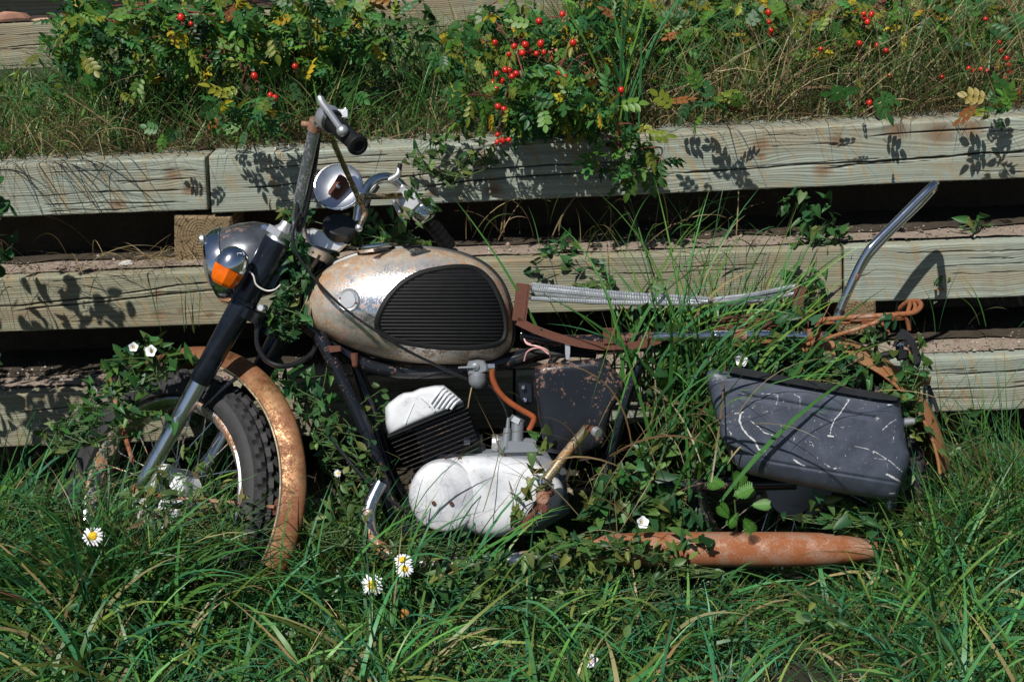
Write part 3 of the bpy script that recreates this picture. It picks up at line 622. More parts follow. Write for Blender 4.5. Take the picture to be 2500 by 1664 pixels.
tubepart('clutch_lever', [(766, 325, .26), (778, 352, .24), (806, 415, .20), (836, 480, .16), (840, 492, .155), (833, 508, .155), (827, 522, .155)], [.0068, .0068, .0066, .0066, .0068, .007, .006], 'olive_chrome', hb, label='long thin olive lever ending in a ball')
MB().ball(Bv(826, 524, .155), .0095).build('lever_ball', 'aluminium', hb)
tubepart('bar_cable', [(735, 290, .20), (732, 330, .19), (722, 400, .165), (708, 470, .14), (690, 530, .13), (682, 500, .14), (688, 450, .145)], .0052, 'cable', hb, seg=8)
fb = tubepart('handlebar', [(800, 560, -.10), (820, 520, -.12), (830, 470, -.15), (848, 428, -.18), (875, 410, -.20), (905, 412, -.22), (930, 435, -.235), (960, 475, -.25)], .0145, 'chrome', seg=16, label='far handlebar curving down to the throttle, brighter chrome')
tubepart('handlebar_clamp', [(896, 415, -.205), (915, 402, -.20), (918, 385, -.20)], [.009, .009, .006], 'aluminium', fb)
tubepart('bar_end_pin', [(918, 392, -.20), (921, 376, -.20)], [.0075, .006], 'rubber', fb)
MB().slab([(905, 448), (930, 425), (958, 438), (972, 470), (950, 492), (925, 488)], -.25, -.20, .01).build('throttle_housing', 'aluminium', fb)
MB().tube(bp([(945, 485, -.23), (975, 478, -.23), (985, 492, -.235)]), [.02, .024, .022], 18).lathe(Bv(965, 487, -.23), Bv(985, 505, -.24)-Bv(955, 478, -.23), [(-.02, .02), (.0, .028), (.02, .026), (.026, .02), (.026, 0)], 24).build('throttle_drum', 'chrome', fb)
tubepart('throttle_lever', [(905, 460, -.20), (920, 490, -.20), (935, 510, -.20)], [.006, .007, .005], 'aluminium', fb)
g2 = MB().tube(bp([(980, 500, -.24), (1005, 530, -.27), (1033, 568, -.30)]), [.0205, .021, .0205], 20, sub=14)
vs = np.array(g2.v).reshape(-1, 20, 3); cc = vs.mean(1, keepdims=True); vs = cc+(vs-cc)*(1+.08*((np.arange(20) % 2)[None, :, None])-.06*((np.arange(len(vs)) % 4 == 0)[:, None, None])); g2.v = [tuple(p) for p in vs.reshape(-1, 3)]
g2.build('grip', 'rubber', fb, label='worn black grip on the far bar')
tubepart('stay_rod', [(834, 452, -.10), (880, 452, -.14), (922, 450, -.19)], .0085, 'olive_chrome', fb)
tubepart('brake_hose', [(870, 430, -.20), (850, 460, -.15), (842, 500, -.12), (800, 560, -.05)], .005, 'cable', fb, seg=8)
# horn / mirror dish with rusty bracket plate
mc = Bv(779, 430, .06); md = (Vector(CAM)-mc).normalized(); md = (md+Vector((-.14, 0, .42))).normalized(); R_ = .0605
mi = MB().lathe(mc, md, [(-.026, .0), (-.022, .018), (-.014, .042), (-.002, R_-.001), (.003, R_), (.005, R_-.003), (.002, R_-.004), (-.0035, .045), (-.008, .025), (-.009, .0)], 48).build('mirror', 'brushed', bike, label='round chrome mirror shell with a rusty plate in it')
ux = md.cross(Vector((0, 0, 1))).normalized(); uy = ux.cross(md)*-1; d1 = (Bv(790, 413, .06)-Bv(768, 448, .06)).normalized(); d2 = md.cross(d1).normalized()
pl = MB().box(mc+md*-.004, d1*.029, d2*.0155, md*.008, .15).build('mirror_plate', 'rust', mi)
MB().tube([mc+md*.003+(ux*math.cos(q*math.pi/20)+uy*math.sin(q*math.pi/20))*(R_-.001) for q in range(41)], .0026, 8, smooth=False).build('mirror_rim', 'chrome', mi)
for s in (-.018, .018): MB().lathe(mc+md*.003+d1*s, md, [(0, .0045), (.003, .004), (.003, 0)], 10).build('rivet', 'rust', mi)
MB().ball(mc+md*.004, .0055).build('bolt', 'aluminium', mi)
# instruments
MB().lathe(Bv(782, 522, .02), Vector((.25, -.35, .9)), [(-.03, .030), (-.012, .042), (.006, .044), (.010, .041), (.008, .036), (.008, 0)], 32).build('speedometer', 'black_plastic', bike)
MB().slab([(694, 530), (720, 524), (770, 540), (800, 562), (780, 580), (745, 572), (700, 560)], -.02, .03, .008).build('bar_bridge', 'aluminium', bike)
MB().slab([(596, 520), (606, 514), (640, 533), (634, 546)], .0, .05, .003).build('bracket', 'chrome', bike)
# cables and wires
tubepart('clutch_cable', [(690, 490, .15), (674, 535, .15), (682, 580, .15), (715, 630, .15), (760, 680, .155), (810, 722, .16), (870, 764, .165), (940, 808, .15), (1010, 842, .13), (1075, 872, .12)], .0036, 'cable', seg=8, sub=8, label='thin black cable lying across the tank')
tubepart('brake_cable', [(592, 745, .08), (592, 790, .08), (612, 828, .08), (650, 842, .08), (690, 832, .06), (725, 800, .03), (715, 740, .0)], .0065, 'cable', seg=8, sub=8)
tubepart('wire', [(573, 624, .15), (583, 634, .15), (590, 655, .15), (612, 668, .15), (632, 666, .15), (645, 655, .14)], .0021, 'white_wire', seg=6, label='thin white wire looping off the fork')
for k, pts in enumerate(([(1203, 768, .06), (1212, 790, .07), (1235, 796, .08), (1258, 805, .08), (1266, 822, .06), (1268, 838, .04)], [(1206, 830, .06), (1214, 808, .07), (1240, 800, .08), (1262, 814, .08)], [(1203, 772, .05), (1210, 786, .06), (1222, 792, .07)])):
    tubepart('wire', pts, .0021, 'pink_wire', seg=6, label='pale pink wire behind the tank' if k == 0 else None)
tubepart('wiring_loom', [(1190, 830, .02), (1240, 812, .04), (1275, 815, .05), (1320, 812, .05), (1370, 815, .04)], .011, 'rubber', seg=10)
tubepart('wiring_loom', [(1268, 870, .04), (1268, 835, .05), (1290, 812, .05)], .009, 'rubber', seg=10)
# -- frame
tubepart('down_tube', [(735, 770, .05), (755, 810, .06), (800, 900, .06), (850, 1010, .06), (880, 1090, .06), (890, 1160, .06), (930, 1215, .06), (1100, 1240, .06)], .0165, 'frame_paint', seg=16, label='black frame tube with flaking paint under the tank')
tubepart('down_tube', [(800, 780, -.08), (850, 930, -.08), (900, 1090, -.08), (960, 1200, -.08)], .0165, 'frame_paint', seg=14)
MB().slab([(752, 795), (784, 795), (786, 808), (758, 812)], .03, .09, .003).build('tank_mount', 'rust', bike)
tubepart('top_tube', [(700, 740, 0), (850, 840, 0), (1050, 850, 0), (1200, 822, 0), (1300, 800, 0), (1480, 790, 0)], .02, 'frame_paint', seg=16)
tubepart('seat_tube', [(1200, 770, .05), (1300, 785, .07), (1400, 782, .07), (1480, 778, .07), (1560, 776, .07)], .0165, 'frame_paint', seg=14)
tubepart('rear_rail', [(1500, 775, .10), (1600, 772, .10), (1760, 770, .10), (1905, 775, .10)], .0125, 'chrome', seg=14, label='chrome rail with rusty bands behind the seat')
for x in (1700, 1872): tubepart('rail_band', [(x-16, 771, .10), (x+16, 771, .10)], .0165, 'orange_rust', smooth=False)
tubepart('shock_absorber', [(1478, 830, .10), (1450, 890, .10), (1432, 950, .10), (1410, 1030, .10), (1388, 1120, .10)], [.012, .014, .013, .014, .018], 'frame_paint', seg=14)
tubepart('frame_strut', [(1500, 800, .04), (1560, 900, .04), (1500, 1050, .02), (1420, 1180, .02)], .016, 'frame_paint', seg=12)
tubepart('swingarm', [(1380, 1120, .09), (1600, 1115, .09), (1830, 1110, .09)], .018, 'frame_paint', seg=12)
MB().slab([(1300, 784), (1312, 784), (1312, 812), (1310, 828), (1302, 828), (1300, 812)], .075, .10, .002).build('cover_strap', 'aluminium', bike)
# -- engine
eh = cropper(830, 540)
HO = np.array(eh([(305, 1262), (325, 1232), (395, 1178), (430, 1160), (490, 1152), (545, 1128), (640, 1110), (702, 1108), (770, 1160), (832, 1216), (836, 1232), (640, 1318), (480, 1385), (322, 1448), (308, 1360)]))
G, ed = inflate(HO, -.03, .115, 9, 14, tuple(HO.mean(0)))
G0, _ = inflate(HO, -.06, -.06, 5, 1, tuple(HO.mean(0)))
G = np.concatenate([G0[:1][:, :, :], G]); head = gridmesh('cylinder_head', G, 'white_alloy', bike, label='white painted cylinder head')
for k in range(7):
    x0_, y0_ = 700+k*17, 1112+k*14; q = eh([(x0_, y0_), (x0_-130, 1118+k*14+8), (x0_-150+k*6, 1210+k*8), (x0_-140+k*6, 1216+k*8)])
for k in range(6):
    a_, b_ = eh([(700+k*22, 1122+k*17), (600+k*30, 1250+k*4)]); MB().tube([Bv(a_[0], a_[1], .108), Bv((a_[0]+b_[0])/2, (a_[1]+b_[1])/2-3, .118), Bv(b_[0], b_[1], .117)], .0035, 6).build('head_rib', 'white_alloy', head)
p_, q_ = eh([(560, 1120), (640, 1300)]), None
MB().tube([Bv(*eh([(555, 1190)])[0], .114), Bv(*eh([(610, 1240)])[0], .1185), Bv(*eh([(640, 1285)])[0], .117)], .004, 6).tube([Bv(*eh([(500, 1230)])[0], .114), Bv(*eh([(440, 1370)])[0], .114)], .003, 6).build('head_rib', 'white_alloy', head)
d_ = np.array([525, -210.])/565; pr = np.array([.371, .928])
cyl = MB()
cpos = eh([(480, 1400), (860, 1250), (1000, 1560), (560, 1720)])
cyl.slab(cpos, -.06, .055, .01); cyl = cyl.build('cylinder', 'black_plastic', bike)
for k in range(10):
    s0 = 22+k*31; a0 = np.array([322, 1452.])+pr*s0+d_*k*4; b0 = np.array([848, 1240.])+pr*s0+d_*(8-k*3); th_ = pr*7
    o = MB().slab(eh([tuple(a0), tuple(b0), tuple(b0+th_), tuple(a0+th_)]), -.07, .100-.002*k, .0015).build('cooling_fin', 'fin_metal', cyl)
MB().slab(eh([(318, 1450), (838, 1236), (842, 1250), (322, 1466)]), -.05, .110, .002).build('head_gasket', 'rubber', cyl)
CC = np.array(C7([(398, 1100), (410, 1020), (460, 950), (540, 893), (640, 850), (760, 826), (900, 818), (1100, 826), (1250, 846), (1360, 880), (1450, 930), (1530, 1010), (1562, 1100), (1520, 1200), (1420, 1290), (1290, 1360), (1180, 1410), (1060, 1442), (920, 1436), (830, 1400), (740, 1390), (620, 1378), (510, 1340), (440, 1260), (404, 1180)]))
CC = smooth2(CC, 4); cen = tuple(C7([(980, 1130)])[0])
G, _ = inflate(CC, .06, .145, 4.2, 16, cen); G0, _ = inflate(CC, -.08, -.08, 4, 1, cen); G = np.concatenate([G0[:1], G])
cc_ = gridmesh('crankcase_cover', G, 'white_alloy', bike, label='smooth white engine side cover')
dc = C7([(645, 1130)])[0]
q = Bv(dc[0], dc[1], .135)
MB().lathe(q, BN, [(-.03, .089), (-.002, .0885), (.004, .086), (.008, .081), (.0085, .076), (.0105, .070), (.013, .045), (.014, 0)], 56).build('clutch_cover', 'chalky_alloy', cc_, label='round chalky grey cover with slot marks')
for pxy in ((560, 1182), (697, 1187), (655, 860), (930, 862), (645, 1412), (1305, 920), (1500, 1080), (1180, 1385), (760, 842)):
    m_ = C7([pxy])[0]; of = .152 if pxy[1] > 1000 and pxy[0] < 800 and pxy[1] < 1300 else .118
    MB().lathe(Bv(*m_, of), BN, [(-.02, .0045), (.003, .005), (.004, .0035), (.002, .002), (.002, 0)], 12).build('cover_screw', 'rust' if pxy[1] < 1400 else 'aluminium', cc_)
MB().slab([(1000, 1035), (1240, 1030), (1300, 1060), (1310, 1180), (1230, 1230), (1060, 1240), (960, 1200), (945, 1100)], -.12, .065, .02).build('crankcase', 'dull_alloy', bike)
# intake, carburettor
MB().tube(bp([(1030, 1010, .03), (1075, 1018, .03), (1110, 1020, .03)]), [.024, .026, .024], 18).build('intake_pipe', 'rubber', bike)
tubepart('hose_clip', [(1068, 1015, .03), (1082, 1015, .03)], .0285, 'aluminium', smooth=False)
cb = MB().tube(bp([(1140, 1020, .05), (1232, 1026, .05)]), [.020, .020], 18, smooth=False).tube(bp([(1188, 1024, .06), (1192, 968, .06)]), [.017, .016], 16, smooth=False).tube(bp([(1187, 972, .06), (1193, 960, .06)]), [.020, .018], 6, smooth=False)
cb.tube(bp([(1163, 1030, .07), (1168, 985, .07)]), [.012, .010], 12, smooth=False).tube(bp([(1168, 992, .07), (1170, 960, .07)]), [.006, .004], 8, smooth=False).slab([(1140, 1012), (1230, 1015), (1245, 1040), (1150, 1042)], .0, .08, .006)
cb = cb.build('carburettor', 'dull_alloy', bike)
tubepart('adjuster_ring', [(1132, 1018, .05), (1146, 1019, .05)], .0225, 'aluminium', cb, smooth=False)
tubepart('throttle_cable', [(1169, 962, .07), (1155, 925, .07), (1130, 890, .06), (1090, 872, .06)], .003, 'cable', cb, seg=6)
ft = MB().slab(C5([(855, 985), (870, 945), (930, 935), (975, 940), (1000, 975), (1000, 1015), (960, 1030), (870, 1040)]), .05, .085, .005).lathe(Bv(*C5([(930, 1060)])[0], .068), -up, [(-.018, .014), (-.01, .0215), (.006, .0225), (.016, .0195), (.022, .013), (.026, .008), (.026, 0)], 26)
ft = ft.build('fuel_tap', 'dull_alloy', bike, label='grey fuel tap with a bowl hanging under the tank')
MB().lathe(Bv(*C5([(918, 983)])[0], .082), BN, [(0, .010), (.006, .010), (.008, .007), (.008, 0)], 16).tube(bp([(*C5([(918, 985)])[0], .09), (*C5([(800, 990)])[0], .092)]), [.004, .0025], 8).build('tap_lever', 'dull_alloy', ft)
tubepart('tap_nut', [(*C5([(1000, 990)])[0], .065), (*C5([(1048, 988)])[0], .065)], .0115, 'chrome', ft, seg=6, smooth=False)
tubepart('fuel_hose', [(*p, .07) for p in C5([(1030, 1005), (1035, 1070), (1070, 1145), (1130, 1210), (1210, 1265), (1290, 1310), (1312, 1335), (1300, 1375), (1278, 1415)])], .0075, 'hose', seg=12, label='orange brown rubber fuel hose')
# black battery / air box cover
SO = np.array(C5([(1308, 1040), (1322, 990), (1365, 968), (1500, 950), (1700, 930), (1785, 922), (1815, 940), (1860, 1010), (1915, 1075), (1922, 1130), (1890, 1200), (1840, 1280), (1810, 1400), (1790, 1520), (1600, 1600), (1400, 1560), (1368, 1470), (1345, 1350), (1318, 1180)]))
G, _ = inflate(SO, .035, .125, 9, 14, tuple(SO.mean(0))); G0, _ = inflate(SO, -.06, -.06, 4, 1, tuple(SO.mean(0))); G = np.concatenate([G0[:1], G])
sc_ = gridmesh('side_cover', G, 'cover_paint', bike, label='black side cover with rusty paint chips')
MB().slab(C5([(1200, 1090), (1250, 1085), (1300, 1100), (1305, 1230), (1250, 1240), (1215, 1200)]), .0, .07, .004).build('choke_bracket', 'frame_paint', bike)
for c_ in ((1240, 1122), (1254, 1205)):
    m_ = C5([c_])[0]; MB().lathe(Bv(*m_, .075), BN, [(-.02, .006), (.008, .006), (.01, .004), (.01, 0)], 6).build('bolt', 'chrome', bike)
# kick starter and gear pedal
ks = tubepart('kick_starter', [(1253, 1108, .20), (1262, 1095, .20), (1300, 1045, .20), (1338, 1000, .21), (1352, 984, .215)], [.014, .0125, .0118, .0118, .0125], 'edge_gold', seg=14, label='rusty kick start lever')
tubepart('kick_pedal', [(1350, 986, .21), (1362, 988, .22), (1374, 994, .24)], [.010, .0105, .0115], 'rust', ks, smooth=False)
tubepart('pedal_cap', [(1369, 991, .235), (1377, 996, .245)], [.0125, .0115], 'aluminium', ks, smooth=False)
MB().ball(Bv(1252, 1108, .215), .011).build('pivot_bolt', 'chrome', ks)
tubepart('gear_pedal', [(1205, 1215, .19), (1215, 1195, .19), (1235, 1165, .19), (1250, 1142, .19), (1272, 1128, .19)], [.012, .010, .010, .013, .010], 'rust', seg=10)
MB().lathe(Bv(1249, 1146, .20), BN, [(-.03, .016), (.006, .017), (.012, .012), (.012, 0)], 18).build('pedal_boss', 'orange_rust', bike)
MB().lathe(Bv(1250, 1168, .20), BN, [(-.02, .012), (.01, .013), (.014, .009), (.014, 0)], 14).build('pedal_boss', 'rust', bike)
# -- seat frame and springs
sf = MB()
def strip(pts, wpx, o0, o1):
    P = np.array([(p.x, p.y) for p in catmull([Vector((a, b, 0)) for a, b in pts], [0]*len(pts), 6)[0]]) if len(pts) > 2 else np.array(pts, float)
    T = np.gradient(P, axis=0); T /= np.linalg.norm(T, axis=1)[:, None]; Nn = np.stack([-T[:, 1], T[:, 0]], 1); a, b = P-Nn*wpx/2, P+Nn*wpx/2
    return [[Vector(B(a[i, 0], a[i, 1], o1).tolist()), Vector(B(b[i, 0], b[i, 1], o1).tolist()), Vector(B(b[i, 0], b[i, 1], o0).tolist()), Vector(B(a[i, 0], a[i, 1], o0).tolist())] for i in range(len(P))]
sf.grid(strip([(1190, 738), (1230, 757), (1280, 775), (1340, 790), (1400, 797), (1460, 795), (1520, 780)], 19, .10, .106), caps=True)
sf.grid(strip([(1202, 652), (1192, 738)], 28, .10, .106), caps=True)
sf.grid(strip([(1218, 655), (1207, 745)], 5, -.10, .104), caps=True)
sf.grid(strip([(1386, 757), (1416, 757)], 6, .06, .112), caps=True).grid(strip([(1401, 757), (1403, 790)], 28, .108, .112), caps=True)
sf.grid(strip([(1640, 752), (1700, 745), (1790, 745), (1860, 752)], 26, .06, .066), caps=True).grid(strip([(1842, 657), (1836, 700), (1845, 755)], 26, .06, .066), caps=True)
sf.grid(strip([(1656, 733), (1760, 722), (1850, 735)], 6, -.10, .07), caps=True)
sf = sf.build('seat_frame', 'rust', bike, smooth=True, auto=25, label='bare rusty seat pan frame without a seat')
MB().lathe(Bv(1245, 757, .1065), BN, [(0, .003), (.0015, .003), (.0015, 0)], 10).build('rivet_hole', 'black_plastic', sf)
def spring(a, mid, b, r, mat='spring_steel', rows=230):
    P = [Bv(*a), Bv(*mid), Bv(*b)]; pts, _ = catmull(P, [0]*3, rows//2)
    rr = [r*1.25*(1+.10*math.sin(i*2.1)) for i in range(len(pts))]
    n = len(pts); k = int(n*.02); e = int(n*.03)
    rr = [r*.35 if (i < e or i > n-e) else v for i, v in enumerate(rr)]
    return MB().tube(pts, rr, 7, smooth=False).build('seat_spring', mat, sf)
for a_, b_, m_ in (((1218, 654, .09), (1640, 688, .08), 'spring_steel'), ((1216, 664, .088), (1632, 694, .08), 'spring_steel'), ((1216, 686, .09), (1615, 698, .08), 'spring_steel'), ((1218, 659, .03), (1650, 690, .05), 'orange_rust'),
                   ((1640, 689, .08), (1832, 657, .06), 'spring_steel'), ((1640, 695, .08), (1834, 665, .05), 'spring_steel'), ((1660, 700, .06), (1832, 673, .0), 'spring_steel'), ((1217, 676, -.05), (1640, 692, -.02), 'spring_steel')):
    spring(a_, ((a_[0]+b_[0])/2, (a_[1]+b_[1])/2+4, (a_[2]+b_[2])/2), b_, .0048, m_)
# -- rear wheel, mudguard, rack, grab bar
RC = Bv(1830, 1110, 0); bnv, e1v, e2v = Vector(BN.tolist()), Vector(E1.tolist()), Vector(E2.tolist())
rw = make_wheel(bike, RC, bnv, e1v, e2v, R=.325, name='rear_wheel', drum='dull_alloy', nsp=36)
fender('rear_mudguard', RC, bnv, e1v, e2v, .345, .085, math.radians(4), math.radians(112), 'rust_fender', bike, label='orange rusted rear mudguard')
rk = tubepart('luggage_rack', [(1862, 785, .05), (1885, 745, .10), (1900, 735, .11), (1990, 728, .11), (2080, 722, .11), (2108, 716, .10), (2119, 703, .07), (2112, 693, .03), (2090, 694, -.0), (2072, 708, -.03), (2064, 722, -.05), (1990, 738, -.08), (1900, 742, -.08)], .0062, 'thin_rust', seg=10, label='rusted tubular luggage rack with a looped end')
for pts in ([(1856, 792, .11), (1900, 778, .12), (1985, 752, .12), (2050, 728, .12), (2072, 724, .11), (2086, 735, .10), (2092, 758, .09)], [(1895, 735, .04), (1990, 735, .04), (2085, 728, .03)], [(1895, 742, -.02), (1990, 740, -.02), (2078, 732, -.02)],
            [(2088, 720, .05), (2092, 706, .03), (2094, 697, .01)], [(2102, 718, .06), (2106, 706, .04), (2104, 697, .02)], [(2030, 742, .0), (2040, 757, .0), (2044, 770, .0)]):
    MB().tube(bp(pts), .0052, 9).build('rack_tube', 'thin_rust', rk)
gb = tubepart('grab_bar', [(1924, 742, .09), (1932, 715, .09), (1950, 672, .10), (1975, 618, .11), (1996, 580, .12), (2012, 560, .12), (2060, 512, .11), (2110, 462, .10), (2143, 430, .09), (2151, 424, .06), (2151, 430, .0), (2145, 436, -.04), (2112, 472, -.06), (2060, 522, -.06), (2016, 568, -.06), (1990, 600, -.06), (1962, 650, -.07), (1940, 700, -.08)], .0105, 'chrome', seg=16, label='bent polished bar standing up behind the seat')
tubepart('bar_collar', [(1934, 712, .09), (1930, 722, .09)], .0125, 'black_plastic', gb, smooth=False)
tubepart('rust_patch_band', [(1964, 642, .105), (1971, 628, .108)], .0109, 'orange_rust', gb, smooth=False)
tb = MB().slab(C6([(1530, 725), (1570, 740), (1620, 810), (1655, 900), (1655, 960), (1620, 985), (1600, 860), (1560, 800), (1500, 790), (1480, 850), (1465, 850), (1490, 770)]), .02, .10, .004).build('tail_bracket', 'black_plastic', bike, label='black tail lamp bracket under the rack')
tl_ = MB().slab(C6([(1480, 830), (1520, 795), (1570, 790), (1600, 830), (1620, 900), (1625, 960), (1590, 985), (1555, 960), (1560, 900), (1500, 880)]), .04, .075, .006).build('tail_lamp_plate', 'worn_chrome', tb)
MB().tube(bp([(*C6([(1370, 930)])[0], .08), (*C6([(1400, 905)])[0], .08), (*C6([(1470, 900)])[0], .08)]), [.008, .008, .012], 10).slab(C6([(1465, 880), (1520, 860), (1575, 870), (1580, 930), (1500, 945)]), .06, .10, .006).build('lamp_holder', 'rubber', tb)
for c_ in ((1500, 860), (1580, 835)):
    tubepart('bolt', [(*C6([c_])[0], .075), (*C6([(c_[0]+28, c_[1]-4)])[0], .09)], .007, 'chrome', tb, seg=8, smooth=False)
MB().slab(C6([(1500, 1030), (1600, 1020), (1730, 1050), (1720, 1100), (1650, 1120), (1640, 1230), (1560, 1250), (1520, 1150)]), -.06, .03, .01).build('tail_mount', 'rust_fender', bike)
MB().slab(C6([(1700, 1120), (1725, 1110), (1790, 1290), (1765, 1310)]), -.05, .0, .004).build('number_plate_edge', 'black_plastic', bike)
tubepart('swingarm_bolt', [(*C6([(1530, 1360)])[0], .16), (*C6([(1610, 1352)])[0], .16)], [.012, .009], 'aluminium', seg=12, smooth=False)
# -- pannier: dense skin so that the scuffs sit in its surface
PO = np.array(C6([(212, 1020), (360, 1012), (800, 1088), (1200, 1150), (1505, 1205), (1520, 1240), (1528, 1300), (1545, 1400), (1566, 1530)])+L3([(1582, 30), (1572, 110), (1530, 200), (1508, 285), (1455, 335), (1200, 300), (870, 240), (560, 175), (450, 138), (392, 85), (360, 20)])+C6([(310, 1480), (275, 1340), (232, 1170)]))
PO = smooth2(PO, 5)
Pd = []
for i in range(len(PO)):
    a_, b_ = PO[i], PO[(i+1) % len(PO)]; n_ = max(2, int(np.hypot(*(b_-a_))/1.7)); Pd += [a_+(b_-a_)*k/n_ for k in range(n_)]
Pd = np.array(Pd); pc = Pd.mean(0); NR = 110
lineB = np.array(L3([(560, 40), (640, 72), (870, 112), (1200, 168), (1530, 222)])); lineA = np.array(C6([(440, 1180), (700, 1218), (1000, 1272), (1350, 1330)]))
def dline(P, L):
    best = np.full(P.shape[:-1], 1e9); side = np.zeros(P.shape[:-1])
    for i in range(len(L)-1):
        a_, b_ = L[i], L[i+1]; ab = b_-a_; t = np.clip(((P-a_)@ab)/(ab@ab), 0, 1); d = np.linalg.norm(P-(a_+t[..., None]*ab), axis=-1)
        cr = ab[0]*(P[..., 1]-a_[1])-ab[1]*(P[..., 0]-a_[0]); m_ = d < best; best[m_] = d[m_]; side[m_] = np.sign(cr[m_])
    return best, side
rings_ = np.linspace(1, 0.002, NR); PP = pc+(Pd-pc)[None]*rings_[:, None, None]
s8 = rings_[:, None]; off = .20+.085*(1-np.minimum(s8, .9999)**7)**(1/7)*np.ones((1, len(Pd)))
dB, sB = dline(PP, lineB); below = (sB > 0); off = off-np.where(below, np.minimum(dB*.00055, .03), 0)-.004*np.exp(-(dB/3.5)**2)
dA, sA = dline(PP, lineA); off = off-.0045*np.exp(-(dA/4.5)**2)
scuff = np.zeros_like(off)
def scr(pts, wpx, amt=1.0):
    global scuff
    wpx = .3+wpx*.62
    d, _ = dline(PP, np.array(pts)); scuff = np.maximum(scuff, amt*np.clip(1.2-d/wpx, 0, 1))
scr(C6([(440, 1290), (430, 1350), (450, 1400), (490, 1450), (530, 1480), (560, 1540)])+L3([(590, 5)]), 5, .9); scr(C6([(400, 1300), (460, 1290)]), 3, .8); scr(L3([(530, 40), (570, 10), (600, 0)]), 6, .8)
scr(C6([(1175, 1205), (1130, 1270), (1110, 1300), (1075, 1340), (1050, 1400), (1045, 1450)]), 3, .8); scr(C6([(1030, 1450), (1065, 1455)]), 5, .8)
scr(C6([(500, 1345), (560, 1390), (600, 1430), (640, 1440), (680, 1455)]), 2.6, .75); scr(C6([(690, 1150), (690, 1200), (680, 1240)]), 2, .75); scr(C6([(580, 1165), (690, 1170)]), 1.8, .7)
scr(C6([(800, 1170), (840, 1190), (840, 1250)]), 1.8, .7); scr(L3([(1340, 0), (1450, 70), (1530, 140)]), 2.2, .8); scr(L3([(1340, 50), (1420, 60), (1440, 130)]), 1.6, .6); scr(C6([(1400, 1410), (1440, 1370), (1490, 1340)]), 2.4, .75)
scr(L3([(1430, 160), (1490, 190), (1530, 215)]), 6, .8); scr(L3([(800, 60), (840, 90), (870, 100)]), 5, .7); scr(L3([(1010, 90), (1060, 120), (1110, 115)]), 4, .6); scr(C6([(1210, 1520), (1300, 1540), (1340, 1560)]), 2, .7); scr(C6([(350, 1400), (420, 1530), (470, 1540)]), 1.8, .6)
scr(C6([(300, 1340), (380, 1440)]), 1.6, .6); scr(L3([(1440, 290), (1480, 285)]), 5, .7); scr(C6([(1430, 1240), (1500, 1240)]), 4, .55); scr(C6([(470, 1210), (500, 1330)]), 1.7, .6); scr(C6([(1340, 1320), (1390, 1340)]), 3, .6); scr(C6([(1480, 1420), (1470, 1500)]), 3, .5); scr(C6([(430, 1160), (480, 1175)]), 3, .6)
scr(C6([(1090, 1165), (1180, 1175), (1350, 1205)]), 2.2, .55)
for _ in range(120):
    c0 = pc+rng.normal(0, 1, 2)*np.array([110, 60]); a_ = rng.uniform(0, 3.14); l_ = rng.uniform(1.5, 11); v_ = np.array([math.cos(a_), math.sin(a_)])*l_; scr([c0, c0+v_*.5+rng.normal(0, 1, 2), c0+v_], rng.uniform(.9, 1.9), rng.uniform(.4, .7))
Gp = np.concatenate([B(Pd[:, 0], Pd[:, 1], np.full(len(Pd), .08))[None], B(PP[..., 0], PP[..., 1], off)]); scuff = np.concatenate([scuff[:1]*0, scuff])
pn = gridmesh('pannier', Gp, 'pannier', bike, {'scuff': ('FLOAT', scuff.ravel())}, label='scuffed grey plastic pannier box')
MB().slab(C6([(355, 985), (420, 985), (700, 1040), (1100, 1110), (1400, 1160), (1520, 1192), (1505, 1216), (1380, 1206), (1000, 1140), (600, 1068), (360, 1026)]), .06, .292, .006).build('pannier_lid', 'black_plastic', pn)
MB().slab(C6([(205, 1030), (350, 1000), (362, 1030), (240, 1060), (290, 1350), (275, 1350), (215, 1120)]), .06, .24, .006).build('pannier_strap', 'rubber', pn)
MB().ball(Bv(*L3([(553, 305)])[0], .20), .0095, 16, 10).build('footrest_knob', 'black_plastic', bike)
# -- exhaust
ex = MB(); ea, eb = Bv(1575, 1263, .16), Bv(2014, 1263, .16); ax_ = (eb-ea); Lx = ax_.length; ax_.normalize()
prof = [(-.28, .026), (-.24, .030), (-.16, .0385), (-.06, .0425), (.0, .0425), (Lx*.55, .0425), (Lx*.72, .040), (Lx*.84, .034), (Lx*.92, .028), (Lx*.97, .0245), (Lx, .0235), (Lx+.001, .019), (Lx-.02, .017), (Lx-.021, 0)]
mf = ex.lathe(ea, ax_, prof, 36).build('exhaust_silencer', 'silencer_rust', bike, label='long orange rusted silencer lying in the grass')
tubepart('exhaust_pipe', [(875, 1110, .13), (852, 1160, .15), (848, 1200, .16), (862, 1245, .17), (900, 1278, .18), (960, 1296, .18), (1130, 1292, .18), (1250, 1280, .17), (1330, 1272, .165)], [.017, .018, .0185, .0185, .0185, .0185, .019, .020, .024], 'worn_chrome', seg=16, sub=8, label='curved header pipe, chrome gone gold and rusty')
tubepart('brake_rod', [(740, 970, .10), (790, 1045, .11), (860, 1120, .12), (940, 1180, .12)], .0048, 'cable', seg=8)
tubepart('stand_leg', [(1440, 1170, .0), (1520, 1230, -.05), (1600, 1255, -.10)], .012, 'rust', seg=8)
